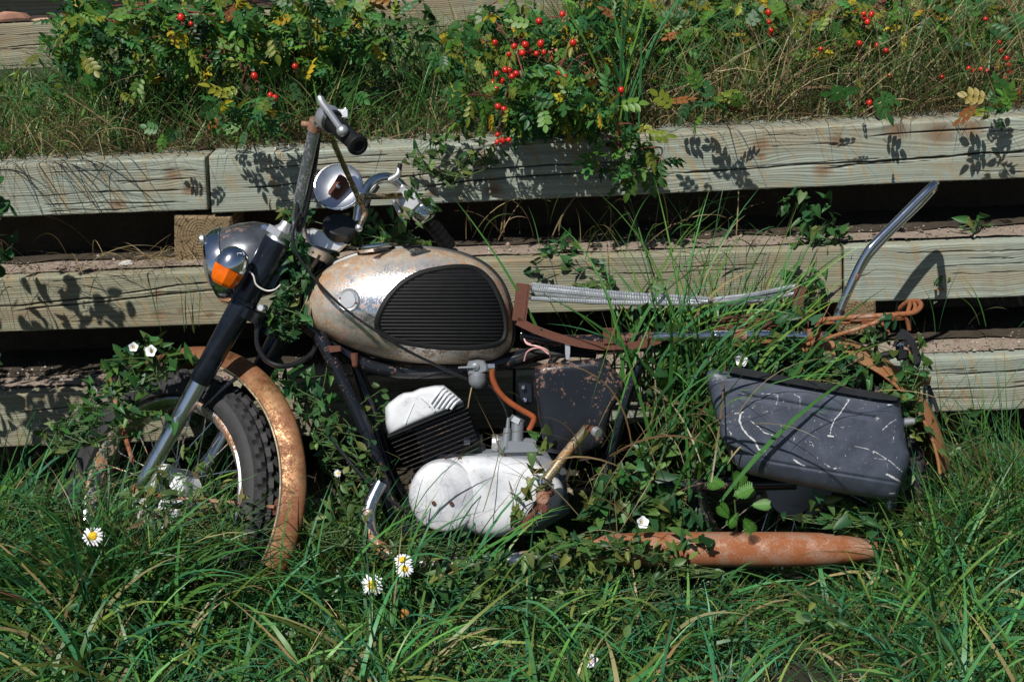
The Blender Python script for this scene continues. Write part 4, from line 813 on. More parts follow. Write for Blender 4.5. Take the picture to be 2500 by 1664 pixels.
#==PLANTS==
def blades(name, base, L, az, lean, curl, wd, col, seg=5, parent=None, mat='grass_blade', kink=None):
    n = len(base); t = np.linspace(0, 1, seg+1); base = np.asarray(base, float)
    tw = rng.uniform(-1.1, 1.1, n); P = np.zeros((n, seg+1, 3)); P[:, 0] = base; side = np.stack([-np.sin(az), np.cos(az), np.zeros(n)], -1); V = np.zeros((n, seg+1, 2, 3))
    azc = rng.normal(0, .35, n)
    for k in range(seg+1):
        th_ = lean+curl*t[k]**1.3; a_ = az+azc*t[k]
        if kink is not None: th_ = th_+np.where(t[k] > kink, 1.3, 0)
        d = np.stack([np.sin(th_)*np.cos(a_), np.sin(th_)*np.sin(a_), np.cos(th_)], -1)
        if k < seg: P[:, k+1] = P[:, k]+d*(L/seg)[:, None]
        nrm = np.cross(d, side); w_ = wd*(1-t[k]**1.7)*(.55+.45*min(1, t[k]*4))+.00025
        s = side*np.cos(tw+t[k])[:, None]+nrm*np.sin(tw+t[k])[:, None]; V[:, k, 0] = P[:, k]-s*w_[:, None]/2; V[:, k, 1] = P[:, k]+s*w_[:, None]/2
    b = (np.arange(n)*(seg+1)*2)[:, None]+np.arange(seg)[None]*2; F = np.stack([b, b+1, b+3, b+2], -1).reshape(-1, 4)
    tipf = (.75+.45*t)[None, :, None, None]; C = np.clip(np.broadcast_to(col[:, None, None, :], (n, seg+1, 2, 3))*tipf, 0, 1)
    return npmesh(name, V.reshape(-1, 3), F, mat, parent, {'col': ('FLOAT_COLOR', C.reshape(-1, 3))})
def pick(n, cols, wts, jit=.25):
    c = np.array(cols)[rng.choice(len(cols), n, p=np.array(wts)/sum(wts))]; return np.clip(c*(1+rng.normal(0, jit, (n, 1)))*(1+rng.normal(0, .06, (n, 3))), .003, 1)
GREEN = [(.050, .165, .040), (.036, .135, .058), (.09, .20, .035), (.065, .12, .02), (.25, .19, .085), (.14, .08, .04)]
# visible skyline of the lawn in reading pixels
YC = np.array([(-300, 860), (0, 850), (120, 880), (200, 900), (260, 1060), (300, 1130), (400, 1160), (480, 1190), (560, 1240), (610, 1290), (690, 1230), (730, 1120), (800, 1150), (850, 1200), (900, 1270), (1000, 1290), (1200, 1310), (1400, 1310), (2020, 1318), (2080, 1200), (2130, 1000), (2200, 930), (2356, 900), (2700, 890)], float)
def zallow(x, y):
    p = project(np.stack([x, y, np.full_like(x, .1)], -1)); yc = np.interp(p[:, 0], YC[:, 0], YC[:, 1]); r = rays(p[:, 0], yc); t = y/r[:, 1]; return CAM.z+r[:, 2]*t
def lawn(name, n, ylo, yhi, Lr, wr, cols, wts, lean=(.1, .9), curl=(.2, 1.6), seg=5, over=.04, label=None, xr=(-1.75, 1.75)):
    x = rng.uniform(*xr, n); y = ylo+(yhi-ylo)*rng.random(n); pn_ = np.array([mnoise.noise(Vector((a*2.6, b*2.6, 9))) for a, b in zip(x, y)])
    keep = rng.random(n) < .82+pn_*1.2; x, y, pn_ = x[keep], y[keep], pn_[keep]; n = len(x)
    L = rng.uniform(*Lr, n)*(1+.9*pn_); le = rng.uniform(*lean, n); cu = rng.uniform(*curl, n)
    za = np.maximum(zallow(x, y), .035); rise = L*np.cos(np.minimum(le+cu*.35, 1.45)); f = np.minimum(1, za/np.maximum(rise, .01)); ov = rng.random(n) < over; L = np.where(ov, L, L*np.maximum(f, .18))
    o = blades(name, np.stack([x, y, np.full(n, -.02)], -1), L, rng.uniform(0, 6.283, n), le, cu, rng.uniform(*wr, n)*np.clip(L/np.mean(Lr), .45, 1.2), pick(n, cols, wts), seg)
    return setp(o, label, 'grass', None, 'stuff')
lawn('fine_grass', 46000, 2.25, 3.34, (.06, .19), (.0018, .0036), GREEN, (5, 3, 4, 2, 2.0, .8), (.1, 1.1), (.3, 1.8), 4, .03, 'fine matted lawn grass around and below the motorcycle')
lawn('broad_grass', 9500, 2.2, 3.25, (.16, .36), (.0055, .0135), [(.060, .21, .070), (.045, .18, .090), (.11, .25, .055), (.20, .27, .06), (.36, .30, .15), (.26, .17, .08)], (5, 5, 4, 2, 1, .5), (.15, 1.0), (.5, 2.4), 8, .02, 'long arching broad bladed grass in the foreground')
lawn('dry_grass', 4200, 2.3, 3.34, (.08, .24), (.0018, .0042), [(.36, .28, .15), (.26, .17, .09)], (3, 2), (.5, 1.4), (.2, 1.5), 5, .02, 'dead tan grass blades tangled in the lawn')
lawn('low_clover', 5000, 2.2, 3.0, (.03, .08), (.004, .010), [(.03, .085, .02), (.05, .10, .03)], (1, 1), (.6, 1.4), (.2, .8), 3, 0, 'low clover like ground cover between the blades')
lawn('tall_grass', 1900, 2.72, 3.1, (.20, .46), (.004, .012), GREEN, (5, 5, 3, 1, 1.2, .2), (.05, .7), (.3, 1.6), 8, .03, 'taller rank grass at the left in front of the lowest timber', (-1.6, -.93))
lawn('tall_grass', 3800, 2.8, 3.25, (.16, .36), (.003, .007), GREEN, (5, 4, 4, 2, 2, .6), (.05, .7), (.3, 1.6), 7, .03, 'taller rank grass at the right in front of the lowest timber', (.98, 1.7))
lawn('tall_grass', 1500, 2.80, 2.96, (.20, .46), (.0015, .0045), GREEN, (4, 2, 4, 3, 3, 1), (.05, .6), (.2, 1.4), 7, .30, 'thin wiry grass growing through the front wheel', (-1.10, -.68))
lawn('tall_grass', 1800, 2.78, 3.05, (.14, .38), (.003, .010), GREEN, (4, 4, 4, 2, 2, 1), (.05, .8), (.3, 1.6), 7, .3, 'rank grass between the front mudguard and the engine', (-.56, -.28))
def terrace(name, n, Lr, wr, cols, wts, xr, yr, lean, curl, label, hmul=None):
    x = rng.uniform(*xr, n); y = rng.uniform(*yr, n)-x*math.tan(YAW); pn_ = np.array([mnoise.noise(Vector((a*3, b*3, 4))) for a, b in zip(x, y)])
    keep = rng.random(n) < .72+pn_*.9; x, y = x[keep], y[keep]; n = len(x); L = rng.uniform(*Lr, n)
    p = project(np.stack([x, y, zT(x)], -1)); lim = np.where((p[:, 0] < 170)|((p[:, 0] > 800)&(p[:, 0] < 930)), .55, 1.0); L = L*lim
    o = blades(name, np.stack([x, y, zT(x)-.01], -1), L, rng.uniform(0, 6.283, n), rng.uniform(*lean, n), rng.uniform(*curl, n), rng.uniform(*wr, n), pick(n, cols, wts), 5)
    return setp(o, label, 'grass', None, 'stuff')
TG = [(.05, .16, .04), (.09, .18, .04), (.13, .15, .05), (.38, .31, .17), (.24, .16, .09), (.03, .05, .02)]
terrace('terrace_grass', 24000, (.08, .32), (.0025, .0065), TG, (6, 5, 2, 1.3, .8, 1), (-2.4, .35), (3.68, 5.0), (.05, .8), (.1, 1.4), 'green uneven grass on the terrace left of centre')
terrace('terrace_grass', 30000, (.12, .42), (.0022, .005), TG, (2.6, 3.0, 2, 4.4, 2.6, 1.5), (.2, 2.5), (3.68, 5.0), (.05, .9), (.1, 1.5), 'tall half dead grass thicket on the terrace at right')
terrace('dead_thatch', 20000, (.06, .24), (.0016, .003), [(.30, .23, .12), (.20, .13, .07), (.12, .08, .045)], (2, 2, 2), (-2.2, 2.3), (3.665, 4.2), (.7, 1.5), (.0, .8), 'brown matted dead stalks along the top timber')
# named clumps
def tuft(pts_px, Y, n, Lr, wr, spread, az0, azs, cols, wts, lean, curl, label, group=None, zf=None, name='grass_tuft', seg=9):
    c = hit(np.array([pts_px[0]], float), np.array([pts_px[1]], float), np.array([0, 1., 0]), Y)[0]
    if zf is not None: c[2] = zf
    base = c+np.stack([rng.normal(0, spread, n), rng.normal(0, spread*.6, n), np.zeros(n)], -1)
    t = thing(name, c.tolist(), label, 'grass tuft', group)
    blades('blades', base, rng.uniform(*Lr, n), az0+rng.normal(0, azs, n), rng.uniform(*lean, n), rng.uniform(*curl, n), rng.uniform(*wr, n), pick(n, cols, wts, .18), seg, t)
    return t
DG = [(.075, .22, .05), (.055, .19, .075), (.14, .27, .045), (.34, .28, .12)]
tuft((1590, 1060), 3.02, 95, (.32, .72), (.007, .013), .11, .0, 1.4, DG, (5, 4, 3, .9), (.05, .70), (.1, 1.2), 'tall green grass clump growing up through the seat springs')
tuft((1540, 900), 3.14, 85, (.24, .60), (.006, .012), .11, .3, 2.0, DG, (5, 4, 3, 1.1), (.05, .65), (.2, 1.5), 'upright grass clump between the side cover and the pannier')
tuft((1680, 760), 3.36, 60, (.25, .56), (.005, .011), .06, .3, 1.2, DG, (5, 3, 3, .5), (.05, .5), (.1, 1.0), 'grass clump against the middle timber behind the seat springs', zf=.35)
tuft((1600, 1000), 2.98, 60, (.15, .45), (.002, .006), .16, .3, 2.4, [(.30, .23, .12), (.20, .12, .06), (.38, .30, .17)], (3, 2, 2), (.1, 1.1), (.3, 2.0), 'dead brown blades mixed into the growth beside the pannier')
tuft((1330, 1150), 2.92, 50, (.10, .35), (.0015, .004), .18, .3, 2.4, [(.30, .23, .12), (.20, .12, .06), (.38, .30, .17)], (3, 2, 2), (.4, 1.3), (.1, 1.5), 'dry stems lying over the top of the engine cover')
tuft((2150, 980), 3.2, 26, (.35, .62), (.003, .006), .10, .3, 1.4, DG, (4, 5, 2, .3), (.02, .3), (.05, .8), 'sparse tall stalks right of the luggage rack', zf=0.0)
tuft((2330, 1000), 3.2, 22, (.35, .60), (.004, .008), .08, 2.4, 1.2, DG, (4, 5, 2, .3), (.05, .45), (.1, .9), 'grass stalks at the right edge before the lower timbers', zf=0.0)
tuft((1440, 300), 3.62, 16, (.35, .55), (.006, .012), .03, -1.4, 1.0, DG, (3, 5, 2, 0), (.05, .45), (.2, 1.1), 'blue green broad blades rising over the top timber by the red hips')
tuft((60, 1150), 2.92, 60, (.30, .62), (.009, .016), .14, .4, 1.2, DG, (3, 7, 1, .1), (.05, .5), (.8, 2.0), 'broad arching blue green blades at the far left', zf=0)
tuft((200, 1200), 2.88, 46, (.26, .50), (.009, .015), .12, .8, 1.4, DG, (3, 7, 1, .1), (.1, .6), (.8, 2.2), 'arching grass in front of the left wheel rim', zf=0)
tuft((900, 1330), 2.76, 30, (.32, .56), (.008, .012), .09, .2, 1.5, DG, (3, 6, 2, .1), (.05, .6), (.6, 2.0), 'broad curled blades in front of the white engine cover', zf=0)
tuft((1050, 1340), 2.76, 22, (.30, .50), (.008, .011), .08, .2, 1.5, DG, (3, 6, 2, .1), (.05, .6), (.6, 2.0), 'bright broad blades leaning over the daisies', zf=0)
tuft((660, 1300), 2.74, 34, (.26, .46), (.007, .012), .08, .2, 1.5, DG, (4, 6, 2, .4), (.05, .7), (.4, 1.8), 'broad blades crossing the lower end of the front mudguard', zf=0)
tuft((420, 1330), 2.74, 30, (.26, .50), (.006, .011), .12, .2, 1.5, DG, (4, 6, 2, .4), (.05, .6), (.4, 1.8), 'broad blades rising in front of the wheel hub', zf=0)
tuft((2060, 1400), 2.80, 24, (.20, .42), (.005, .009), .10, .2, 1.5, DG, (4, 5, 2, .2), (.05, .5), (.3, 1.5), 'green blades crossing the end of the silencer', zf=0)
tuft((2250, 1420), 2.80, 44, (.20, .42), (.005, .010), .14, .2, 1.5, DG, (5, 5, 2, .2), (.05, .6), (.3, 1.7), 'thick grass clump at the lower right', zf=0)
tuft((600, 1420), 2.72, 28, (.26, .44), (.008, .012), .10, .2, 1.5, DG, (4, 6, 2, .2), (.1, .8), (.6, 2.2), 'arching blades below the front mudguard tip', zf=0)
tuft((150, 1480), 2.66, 30, (.22, .38), (.009, .014), .16, .2, 1.5, DG, (3, 7, 1, .2), (.1, .8), (.8, 2.4), 'large curved blades at the lower left corner', zf=0)
STRAW = [(.40, .30, .16), (.30, .21, .11), (.22, .15, .08)]
zAl = float(zA(-1.3))
tuft((130, 330), 3.66, 46, (.18, .42), (.0015, .004), .07, -1.5, .8, STRAW, (3, 2, 1), (.6, 1.2), (.8, 1.9), 'dry straw hanging over the short top timber at left', 'straw hanging over the timbers')
tuft((20, 330), 3.66, 34, (.2, .42), (.0015, .004), .06, -1.4, .8, STRAW+[(.06, .12, .03)], (3, 2, 1, 3), (.5, 1.2), (.8, 1.9), 'mixed straw and green grass hanging at the left edge', 'straw hanging over the timbers')
tuft((90, 612), 3.56, 40, (.12, .34), (.0012, .003), .10, -1.5, .9, STRAW, (3, 2, 1), (.4, 1.4), (.8, 1.9), 'straw spilling from the gap at left onto the middle timber', 'straw hanging over the timbers')
tuft((370, 600), 3.58, 70, (.05, .16), (.0012, .003), .05, -1.5, 1.6, STRAW, (3, 2, 1), (.7, 1.5), (.2, 1.4), 'heap of straw beside the square timber end')
tuft((1180, 545), 3.60, 20, (.12, .30), (.002, .005), .10, -1.0, 1.4, STRAW+[(.10, .16, .04)], (3, 2, 1, 2), (.1, .8), (.5, 2.0), 'dry curled blades on the ledge above the tank')
tuft((1550, 560), 3.56, 50, (.10, .28), (.002, .005), .14, -1.0, 1.5, STRAW+DG, (2, 1, 1, 3, 3, 3, 1), (.1, .9), (.3, 1.6), 'mixed grass on the ledge above the seat springs')
tuft((2200, 740), 3.50, 16, (.10, .25), (.0015, .004), .12, -1.0, 1.5, DG, (3, 3, 2, 1), (.1, .7), (.3, 1.2), 'thin stems rooted on the lower ledge at right')
tuft((430, 760), 3.40, 12, (.12, .22), (.0015, .003), .03, 0, 1.5, DG, (3, 1, 3, 2), (.05, .5), (.1, .5), 'few thin blades before the middle timber left of the headlight')

# leaves
def leaf_tpl(kind, nseg=5):
    """unit leaf along +x, folded on the midrib, z up"""
    if kind == 'ellipse': prof = [(0, .02), (.15, .20), (.4, .30), (.65, .27), (.85, .15), (1, .005)]
    elif kind == 'arrow': prof = [(-.18, .22), (0, .34), (.12, .30), (.35, .27), (.6, .19), (.85, .08), (1, .004)]
    elif kind == 'lance': prof = [(0, .02), (.2, .12), (.5, .16), (.8, .09), (1, .004)]
    V = []; F = []
    for i, (x, w_) in enumerate(prof):
        z = -.10*x*x; V += [(x, -w_, z+w_*.28), (x if kind != 'arrow' or i else 0, 0, z), (x, w_, z+w_*.28)]
    for i in range(len(prof)-1):
        a = i*3; F += [(a, a+1, a+4, a+3), (a+1, a+2, a+5, a+4)]
    return np.array(V, float), np.array(F)
def rose_tpl():
    v0, f0 = leaf_tpl('ellipse'); V = []; F = []; nb = 0
    def add(px, ang_, sc, tilt):
        nonlocal nb
        c, s = math.cos(ang_), math.sin(ang_); v = v0*sc; v = np.stack([v[:, 0]*c-v[:, 1]*s+px, v[:, 0]*s+v[:, 1]*c, v[:, 2]-.15*px*px*.8+tilt*v0[:, 0]*sc], -1); V.append(v); F.append(f0+nb); nb += len(v)
    for px in (.28, .52, .76):
        for sg in (1, -1): add(px, sg*1.05, .34+.08*(px > .4), -.15)
    add(.95, 0, .46, -.25)
    r = np.array([(0, -.012, 0), (0, .012, 0), (.95, .006, -.11), (.95, -.006, -.11)]); V.append(r); F.append(np.array([[0, 1, 2, 3]])+nb)
    return np.concatenate(V), np.concatenate(F)
def fern_tpl():
    V = []; F = []; nb = 0
    for i in range(9):
        px = .12+i*.095; l = .42*math.sin(math.pi*(i+2.0)/12.5)
        for sg in (1, -1):
            ux, uy = .42, sg*.907; wx, wy = -uy*.036, ux*.036
            for q in range(4):                                   # small teeth along each lobe
                b0 = l*q/4; b1 = l*(q+1.25)/4; k = 1-q*.17
                V.append(np.array([(px+ux*b0-wx*k, uy*b0-wy*k, 0), (px+ux*b0+wx*k, uy*b0+wy*k, 0), (px+ux*b1+wx*1.5*k, uy*b1+wy*1.5*k, -.02), (px+ux*b1-wx*1.5*k, uy*b1-wy*1.5*k, -.02)])); F.append(np.array([[0, 1, 2, 3]])+nb); nb += 4
    V.append(np.array([(0, -.012, 0), (0, .012, 0), (1, .006, -.05), (1, -.006, -.05)])); F.append(np.array([[0, 1, 2, 3]])+nb)
    return np.concatenate(V), np.concatenate(F)
TPL = {k: leaf_tpl(k) for k in ('ellipse', 'arrow', 'lance')}; TPL['rose'] = rose_tpl(); TPL['fern'] = fern_tpl()
def leaves(name, tpl, pos, dirs, nrm, size, col, parent, mat='leaf'):
    tv, tf = TPL[tpl]; n = len(pos); X_ = dirs/np.linalg.norm(dirs, axis=1)[:, None]; Z_ = nrm-X_*(nrm*X_).sum(1)[:, None]; Z_ /= np.linalg.norm(Z_, axis=1)[:, None]+1e-9; Y_ = np.cross(Z_, X_)
    t = tv[None]*size[:, None, None]*np.stack([np.ones(n), rng.uniform(.65, 1.15, n), np.ones(n)], -1)[:, None]; cup = 1+rng.normal(0, 1.1, n)[:, None]
    V = pos[:, None]+t[..., 0:1]*X_[:, None]+t[..., 1:2]*Y_[:, None]+(t[..., 2:3]*cup[..., None])*Z_[:, None]
    F = (tf[None]+(np.arange(n)*len(tv))[:, None, None]).reshape(-1, 4)
    return npmesh(name, V.reshape(-1, 3), F, mat, parent, {'col': ('FLOAT_COLOR', np.repeat(col, len(tv), 0))})
def orient(n, up_=.7, cam_=.6, jit=.6):
    nr = np.array([0, -cam_, up_])+rng.normal(0, jit, (n, 3)); d = rng.normal(0, 1, (n, 3))+np.array([0, -.2, -.25]); return d, nr
LG = [(.045, .15, .035), (.032, .12, .040), (.09, .20, .03), (.16, .20, .025)]
YL = [(.46, .33, .02), (.30, .12, .04), (.24, .25, .03)]
def plantpts(ell, Yr, dens, n=None):
    out = []
    for (cx, cy, rx, ry, *k) in ell:
        m = int(math.pi*rx*ry*dens*(k[0] if k else 1)); a = rng.uniform(0, 6.283, m); r = np.sqrt(rng.random(m)); px = cx+np.cos(a)*r*rx*(1+.25*np.sin(3*a)); py = cy+np.sin(a)*r*ry*(1+.25*np.sin(4*a+1))
        yy = rng.uniform(*(k[1:3] if len(k) > 2 else Yr), m); R_ = rays(px, py); t = yy/R_[:, 1]; out.append(np.array(CAM)+R_*t[:, None])
    return np.concatenate(out)
HIPS = C2([(1050, 290), (1180, 315), (1255, 305), (1145, 370), (1235, 360), (1282, 345), (1330, 365), (1380, 355), (1360, 297), (1578, 292), (1505, 97), (1347, 145), (1060, 500), (1120, 475), (1145, 480), (1195, 500), (1165, 520), (1095, 548), (1035, 565), (1058, 602), (1485, 492), (1525, 528), (1520, 630), (1903, 610), (1070, 722), (1110, 742), (1067, 912), (1065, 960), (1102, 952), (1143, 947)]) + \
    C3([(627, 87), (630, 150), (645, 207), (645, 235), (1272, 95), (1275, 120), (1297, 150), (1325, 97), (980, 332), (1243, 295), (1422, 342), (1360, 310), (1445, 515), (1310, 695), (1347, 697), (1385, 727), (1800, 523), (2095, 130), (2190, 287), (2200, 345), (2238, 397), (2252, 440), (2260, 488), (2222, 537), (1982, 465), (2013, 480), (2065, 470), (2105, 482), (2215, 685), (2250, 708), (2283, 687), (2318, 628)]) + \
    C1([(1292, 162), (1225, 120), (1722, 515), (1830, 645), (1862, 660), (1997, 450)])
hips = np.array(HIPS); used = np.zeros(len(hips), bool)
def hipmesh():
    mb = MB().lathe((0, 0, 0), (0, 0, -1), [(-.0105, .001), (-.010, .004), (-.006, .0085), (0, .0105), (.006, .0085), (.0095, .004), (.0105, .001)], 12); return mb
hm = hipmesh(); hme = bpy.data.meshes.new('rose_hip'); hme.from_pydata(hm.v, [], hm.f); hme.polygons.foreach_set('use_smooth', [True]*len(hme.polygons)); hme.materials.append(M['hip_red'])
sm = MB()
for k in range(5):
    a = k*1.256; sm.tube([Vector((0, 0, -.009)), Vector((math.cos(a)*.004, math.sin(a)*.004, -.015)), Vector((math.cos(a)*.008, math.sin(a)*.008, -.019))], [.0014, .0012, .0004], 4)
sm.tube([Vector((0, 0, .009)), Vector((.002, 0, .022)), Vector((.006, .002, .035))], [.0009, .0008, .0008], 4)
sme = bpy.data.meshes.new('sepals'); sme.from_pydata(sm.v, [], sm.f); sme.materials.append(M['sepal'])
def rosebush(base_px, Yb, ell, Yr, label, hx, dens=1/118, yel=.12, hipY=None, stems=(), zf=None):
    b = hit(np.array([base_px[0]], float), np.array([base_px[1]], float), np.array([0, 1., 0]), Yb)[0]; b[2] = zf if zf is not None else float(zT(b[0]))
    t = thing('rose_bush', b.tolist(), label, 'rose bush', 'wild rose bushes on the terrace')
    P = plantpts(ell, Yr, dens); n = len(P); d, nr = orient(n, .75, .6, .65)
    c = pick(n, LG, (4, 3, 4, 1.6), .22); iy = rng.random(n) < yel; c[iy] = pick(iy.sum(), YL, (4, 1, 3), .2)
    leaves('foliage', 'rose', P, d, nr, rng.uniform(.034, .066, n), c, t)
    mbs = MB(); mbr = MB()
    for st in stems:
        pp = [Vector(hit(np.array([q[0]], float), np.array([q[1]], float), np.array([0, 1., 0]), q[2])[0].tolist()) for q in st]; mbs.tube(pp, list(np.linspace(.0085, .004, len(pp))), 7, sub=8)
    S = P[rng.choice(n, min(n, 40), replace=False)]
    src = [Vector(v) for v in mbs.v[::7]] if mbs.v else [Vector(b.tolist())]
    for q in S:
        q = Vector(q.tolist()); s0 = min(random.sample(src, min(len(src), 12)), key=lambda v: (v-q).length); m_ = (s0+q)/2+Vector((random.gauss(0, .02), random.gauss(0, .02), .03)); mbr.tube([s0, m_, q], [.0028, .0022, .0012], 5, sub=5)
    if mbs.v: mbs.build('stem', 'stem_dark', t)
    if mbr.v: mbr.build('twig', 'stem_red', t)
    for k in hx:
        x, y = hips[k]; used[k] = True; Yh = (hipY if hipY else Yr[0]-.02)+random.uniform(-.03, .03)-(.10 if y > 225 and 1050 < x < 1200 else 0)
        q = hit(np.array([x]), np.array([y]), np.array([0, 1., 0]), Yh)[0]
        o = bpy.data.objects.new('rose_hip', hme); COL.objects.link(o); o.parent = t; o.location = Vector(q.tolist())-t.location; o.rotation_euler = (random.uniform(-.7, .7), random.uniform(-.7, .7), random.uniform(0, 6)); s = random.uniform(.58, .92)*(1.1 if x < 1500 else .9); o.scale = (s, s, s*random.uniform(.9, 1.15))
        o2 = bpy.data.objects.new('sepals', sme); COL.objects.link(o2); o2.parent = o
    return t
def hsel(f): return [i for i, (x, y) in enumerate(hips) if not used[i] and f(x, y)]
rosebush((598, 335), 3.78, [(290, 90, 170, 100, .55), (450, 50, 180, 80, .7), (620, 110, 150, 100, .7), (740, 70, 120, 80, .8), (840, 60, 100, 70, .4), (400, 190, 170, 60, .22), (180, 30, 80, 40, .5), (640, 215, 80, 50, .6), (210, 60, 70, 60, .8), (700, 190, 80, 50, .6), (560, 250, 90, 40, .45, 3.38, 3.56), (400, 300, 30, 14, .5, 3.4, 3.5), (800, 200, 60, 60, .4)], (3.72, 4.35), 'large green rose bush at upper left with a thick dark stem', hsel(lambda x, y: x < 800), yel=.10, hipY=3.66,
         stems=([(600, 335, 3.78), (585, 250, 3.82), (560, 170, 3.9), (535, 80, 4.0), (515, 10, 4.05)], [(575, 335, 3.78), (560, 260, 3.8), (520, 190, 3.85), (480, 120, 3.9)], [(604, 335, 3.8), (625, 230, 3.9), (680, 120, 3.95), (740, 50, 4.0)]))
rosebush((1340, 300), 3.75, [(1230, 120, 130, 60, .6), (1250, 215, 130, 55, .8, 3.5, 3.8), (1310, 268, 140, 36, .8, 3.45, 3.7), (1440, 355, 95, 46, .45, 3.40, 3.55), (1390, 60, 120, 70, .8), (1150, 60, 100, 70, .5), (1130, 240, 90, 40, .5, 3.36, 3.5), (1290, 235, 130, 36, .55, 3.32, 3.46), (1060, 150, 80, 60, .3)], (3.62, 4.2), 'rose bush with the largest red hip clusters spilling over the long timber', hsel(lambda x, y: 1050 < x < 1480), yel=.11, hipY=3.48,
         stems=([(1340, 300, 3.75), (1300, 220, 3.75), (1260, 150, 3.72), (1180, 105, 3.68)], [(1350, 300, 3.75), (1390, 330, 3.60), (1470, 350, 3.52), (1520, 372, 3.5)], [(1345, 300, 3.75), (1380, 180, 3.85), (1400, 60, 4.0)], [(1290, 200, 3.74), (1180, 230, 3.66), (1155, 260, 3.60), (1150, 310, 3.56)]))
rosebush((1570, 270), 3.95, [(1590, 110, 130, 95, .9), (1660, 170, 90, 65, .9), (1700, 50, 130, 65, .8), (1480, 70, 80, 70, .7), (1620, 235, 90, 26, .3, 3.36, 3.5), (1500, 200, 60, 60, .5)], (3.85, 4.4), 'leafy yellowing rose bush between the two hip laden ones', hsel(lambda x, y: 1480 <= x < 1860), yel=.17, hipY=3.74,
         stems=([(1570, 270, 3.95), (1590, 180, 4.0), (1600, 80, 4.1)], [(1575, 270, 3.95), (1660, 180, 4.0), (1740, 90, 4.05)]))
rosebush((2380, 240), 3.85, [(2290, 180, 80, 95, .5), (2060, 80, 170, 90, .38), (2200, 45, 160, 50, .6), (1750, 205, 40, 50, .5), (1900, 60, 130, 70, .5), (2000, 215, 40, 20, .3, 3.36, 3.48), (2300, 240, 50, 30, .35, 3.34, 3.48)], (3.75, 4.3), 'sparse thorny rose bush at upper right with a leaning dark stem', hsel(lambda x, y: True), yel=.20, hipY=3.66,
         stems=([(2400, 245, 3.8), (2300, 195, 3.82), (2200, 165, 3.84), (2100, 140, 3.86), (1960, 112, 3.9)], [(2200, 165, 3.84), (2270, 100, 3.9), (2340, 40, 4.0)], [(2110, 140, 3.86), (2070, 60, 3.95), (2040, 5, 4.0)]))
# broad weeds on the terrace
def weed(name, ell, Yr, tpl, size, cols, wts, label, dens, base=None, cat='weed', group=None, stems=22, cam_=.75, up_=.6):
    P = plantpts(ell, Yr, dens); n = len(P); d, nr = orient(n, up_, cam_, .55); c = pick(n, cols, wts, .22); b = P[P[:, 2].argmin()].copy() if base is None else np.array(base)
    b[2] -= .02; t = thing(name, b.tolist(), label, cat, group); leaves('leaves', tpl, P, d, nr, rng.uniform(*size, n), c, t)
    mb = MB(); o_ = np.argsort(P[:, 2]); k = max(3, n//stems)
    for s in range(min(stems, n//3)):
        i = rng.choice(n); path = [Vector(P[i].tolist())]; cur = P[i]
        for _ in range(7):
            dd = np.linalg.norm(P-cur, axis=1); cand = np.where((dd > .008)&(dd < .11)&(P[:, 2] < cur[2]+.02))[0]
            if not len(cand): break
            cur = P[rng.choice(cand)]; path.append(Vector(cur.tolist()))
        if len(path) > 1: mb.tube(path, .0011, 4, sub=4)
    if mb.v: mb.build('stem', 'stem_green', t)
    return t
def weedB(name, ell, off, *a, **k):               # ellipses given on the bike's plane: convert to depth ranges
    out = []
    for (cx, cy, rx, ry, *q) in ell:
        y0 = float(B(cx, cy, off)[1]); out.append((cx, cy, rx, ry, q[0] if q else 1, y0-.03, y0+.04))
    return weed(name, out, (3, 3.1), *a, **k)
BW = [(.04, .125, .035), (.03, .10, .04), (.08, .16, .035), (.14, .16, .04)]
DW = [(.08, .15, .045), (.055, .12, .035), (.15, .18, .045), (.03, .09, .03)]
weed('weed', [(930, 60, 90, 70, .8), (1000, 200, 90, 50, .5)], (4.2, 4.6), 'lance', (.04, .08), [(.03, .08, .02), (.05, .10, .03)], (1, 1), 'dark feathery weed in front of the upper timber', 1/420)
weed('weed', [(300, 190, 90, 50, .6)], (4.0, 4.5), 'ellipse', (.03, .06), LG, (1, 1, 1, .3), 'low leafy weed under the large left rose bush', 1/420)
weed('weed', [(1560, 130, 180, 120, .5), (1750, 120, 130, 110, .5), (2100, 150, 230, 110, .35)], (3.9, 4.5), 'ellipse', (.022, .045), LG+YL+[(.28, .20, .12)], (3, 3, 3, 2, 1, 1, 2, 2), 'mixed small leaved undergrowth among the hips on the right half of the terrace', 1/170)
weed('weed', [(960, 190, 130, 110, .5), (830, 150, 70, 90, .4), (1030, 290, 60, 40, .5)], (3.85, 4.4), 'ellipse', (.022, .048), [(.04, .12, .03), (.03, .09, .03), (.09, .17, .04)], (3, 3, 2), 'mid green undergrowth between the two large rose bushes', 1/170)
weed('weed', [(80, 200, 110, 60, .5), (330, 250, 160, 50, .4)], (3.85, 4.4), 'lance', (.025, .05), LG, (3, 3, 3, 1), 'narrow leaved undergrowth at the upper left', 1/170)
weed('weed', [(1975, 270, 70, 22, 1.2)], (3.62, 3.72), 'lance', (.03, .06), LG, (3, 3, 1, 0), 'small bright weed rooted on top of the long timber', 1/320)
weed('weed', [(1050, 350, 110, 70, .75)], (3.50, 3.58), 'arrow', (.018, .036), DW, (1, 1, 1, 1), 'withered creeper over the timber behind the far handlebar', 1/260)
BWG = 'bindweed plants climbing over the motorcycle'
weedB('bindweed', [(350, 825, 105, 42, 1.1), (300, 880, 60, 50, .6)], .10, 'arrow', (.024, .042), BW, (3, 3, 3, .5), 'bindweed with two white flowers on top of the front wheel', 1/150, group=BWG, cat='bindweed')
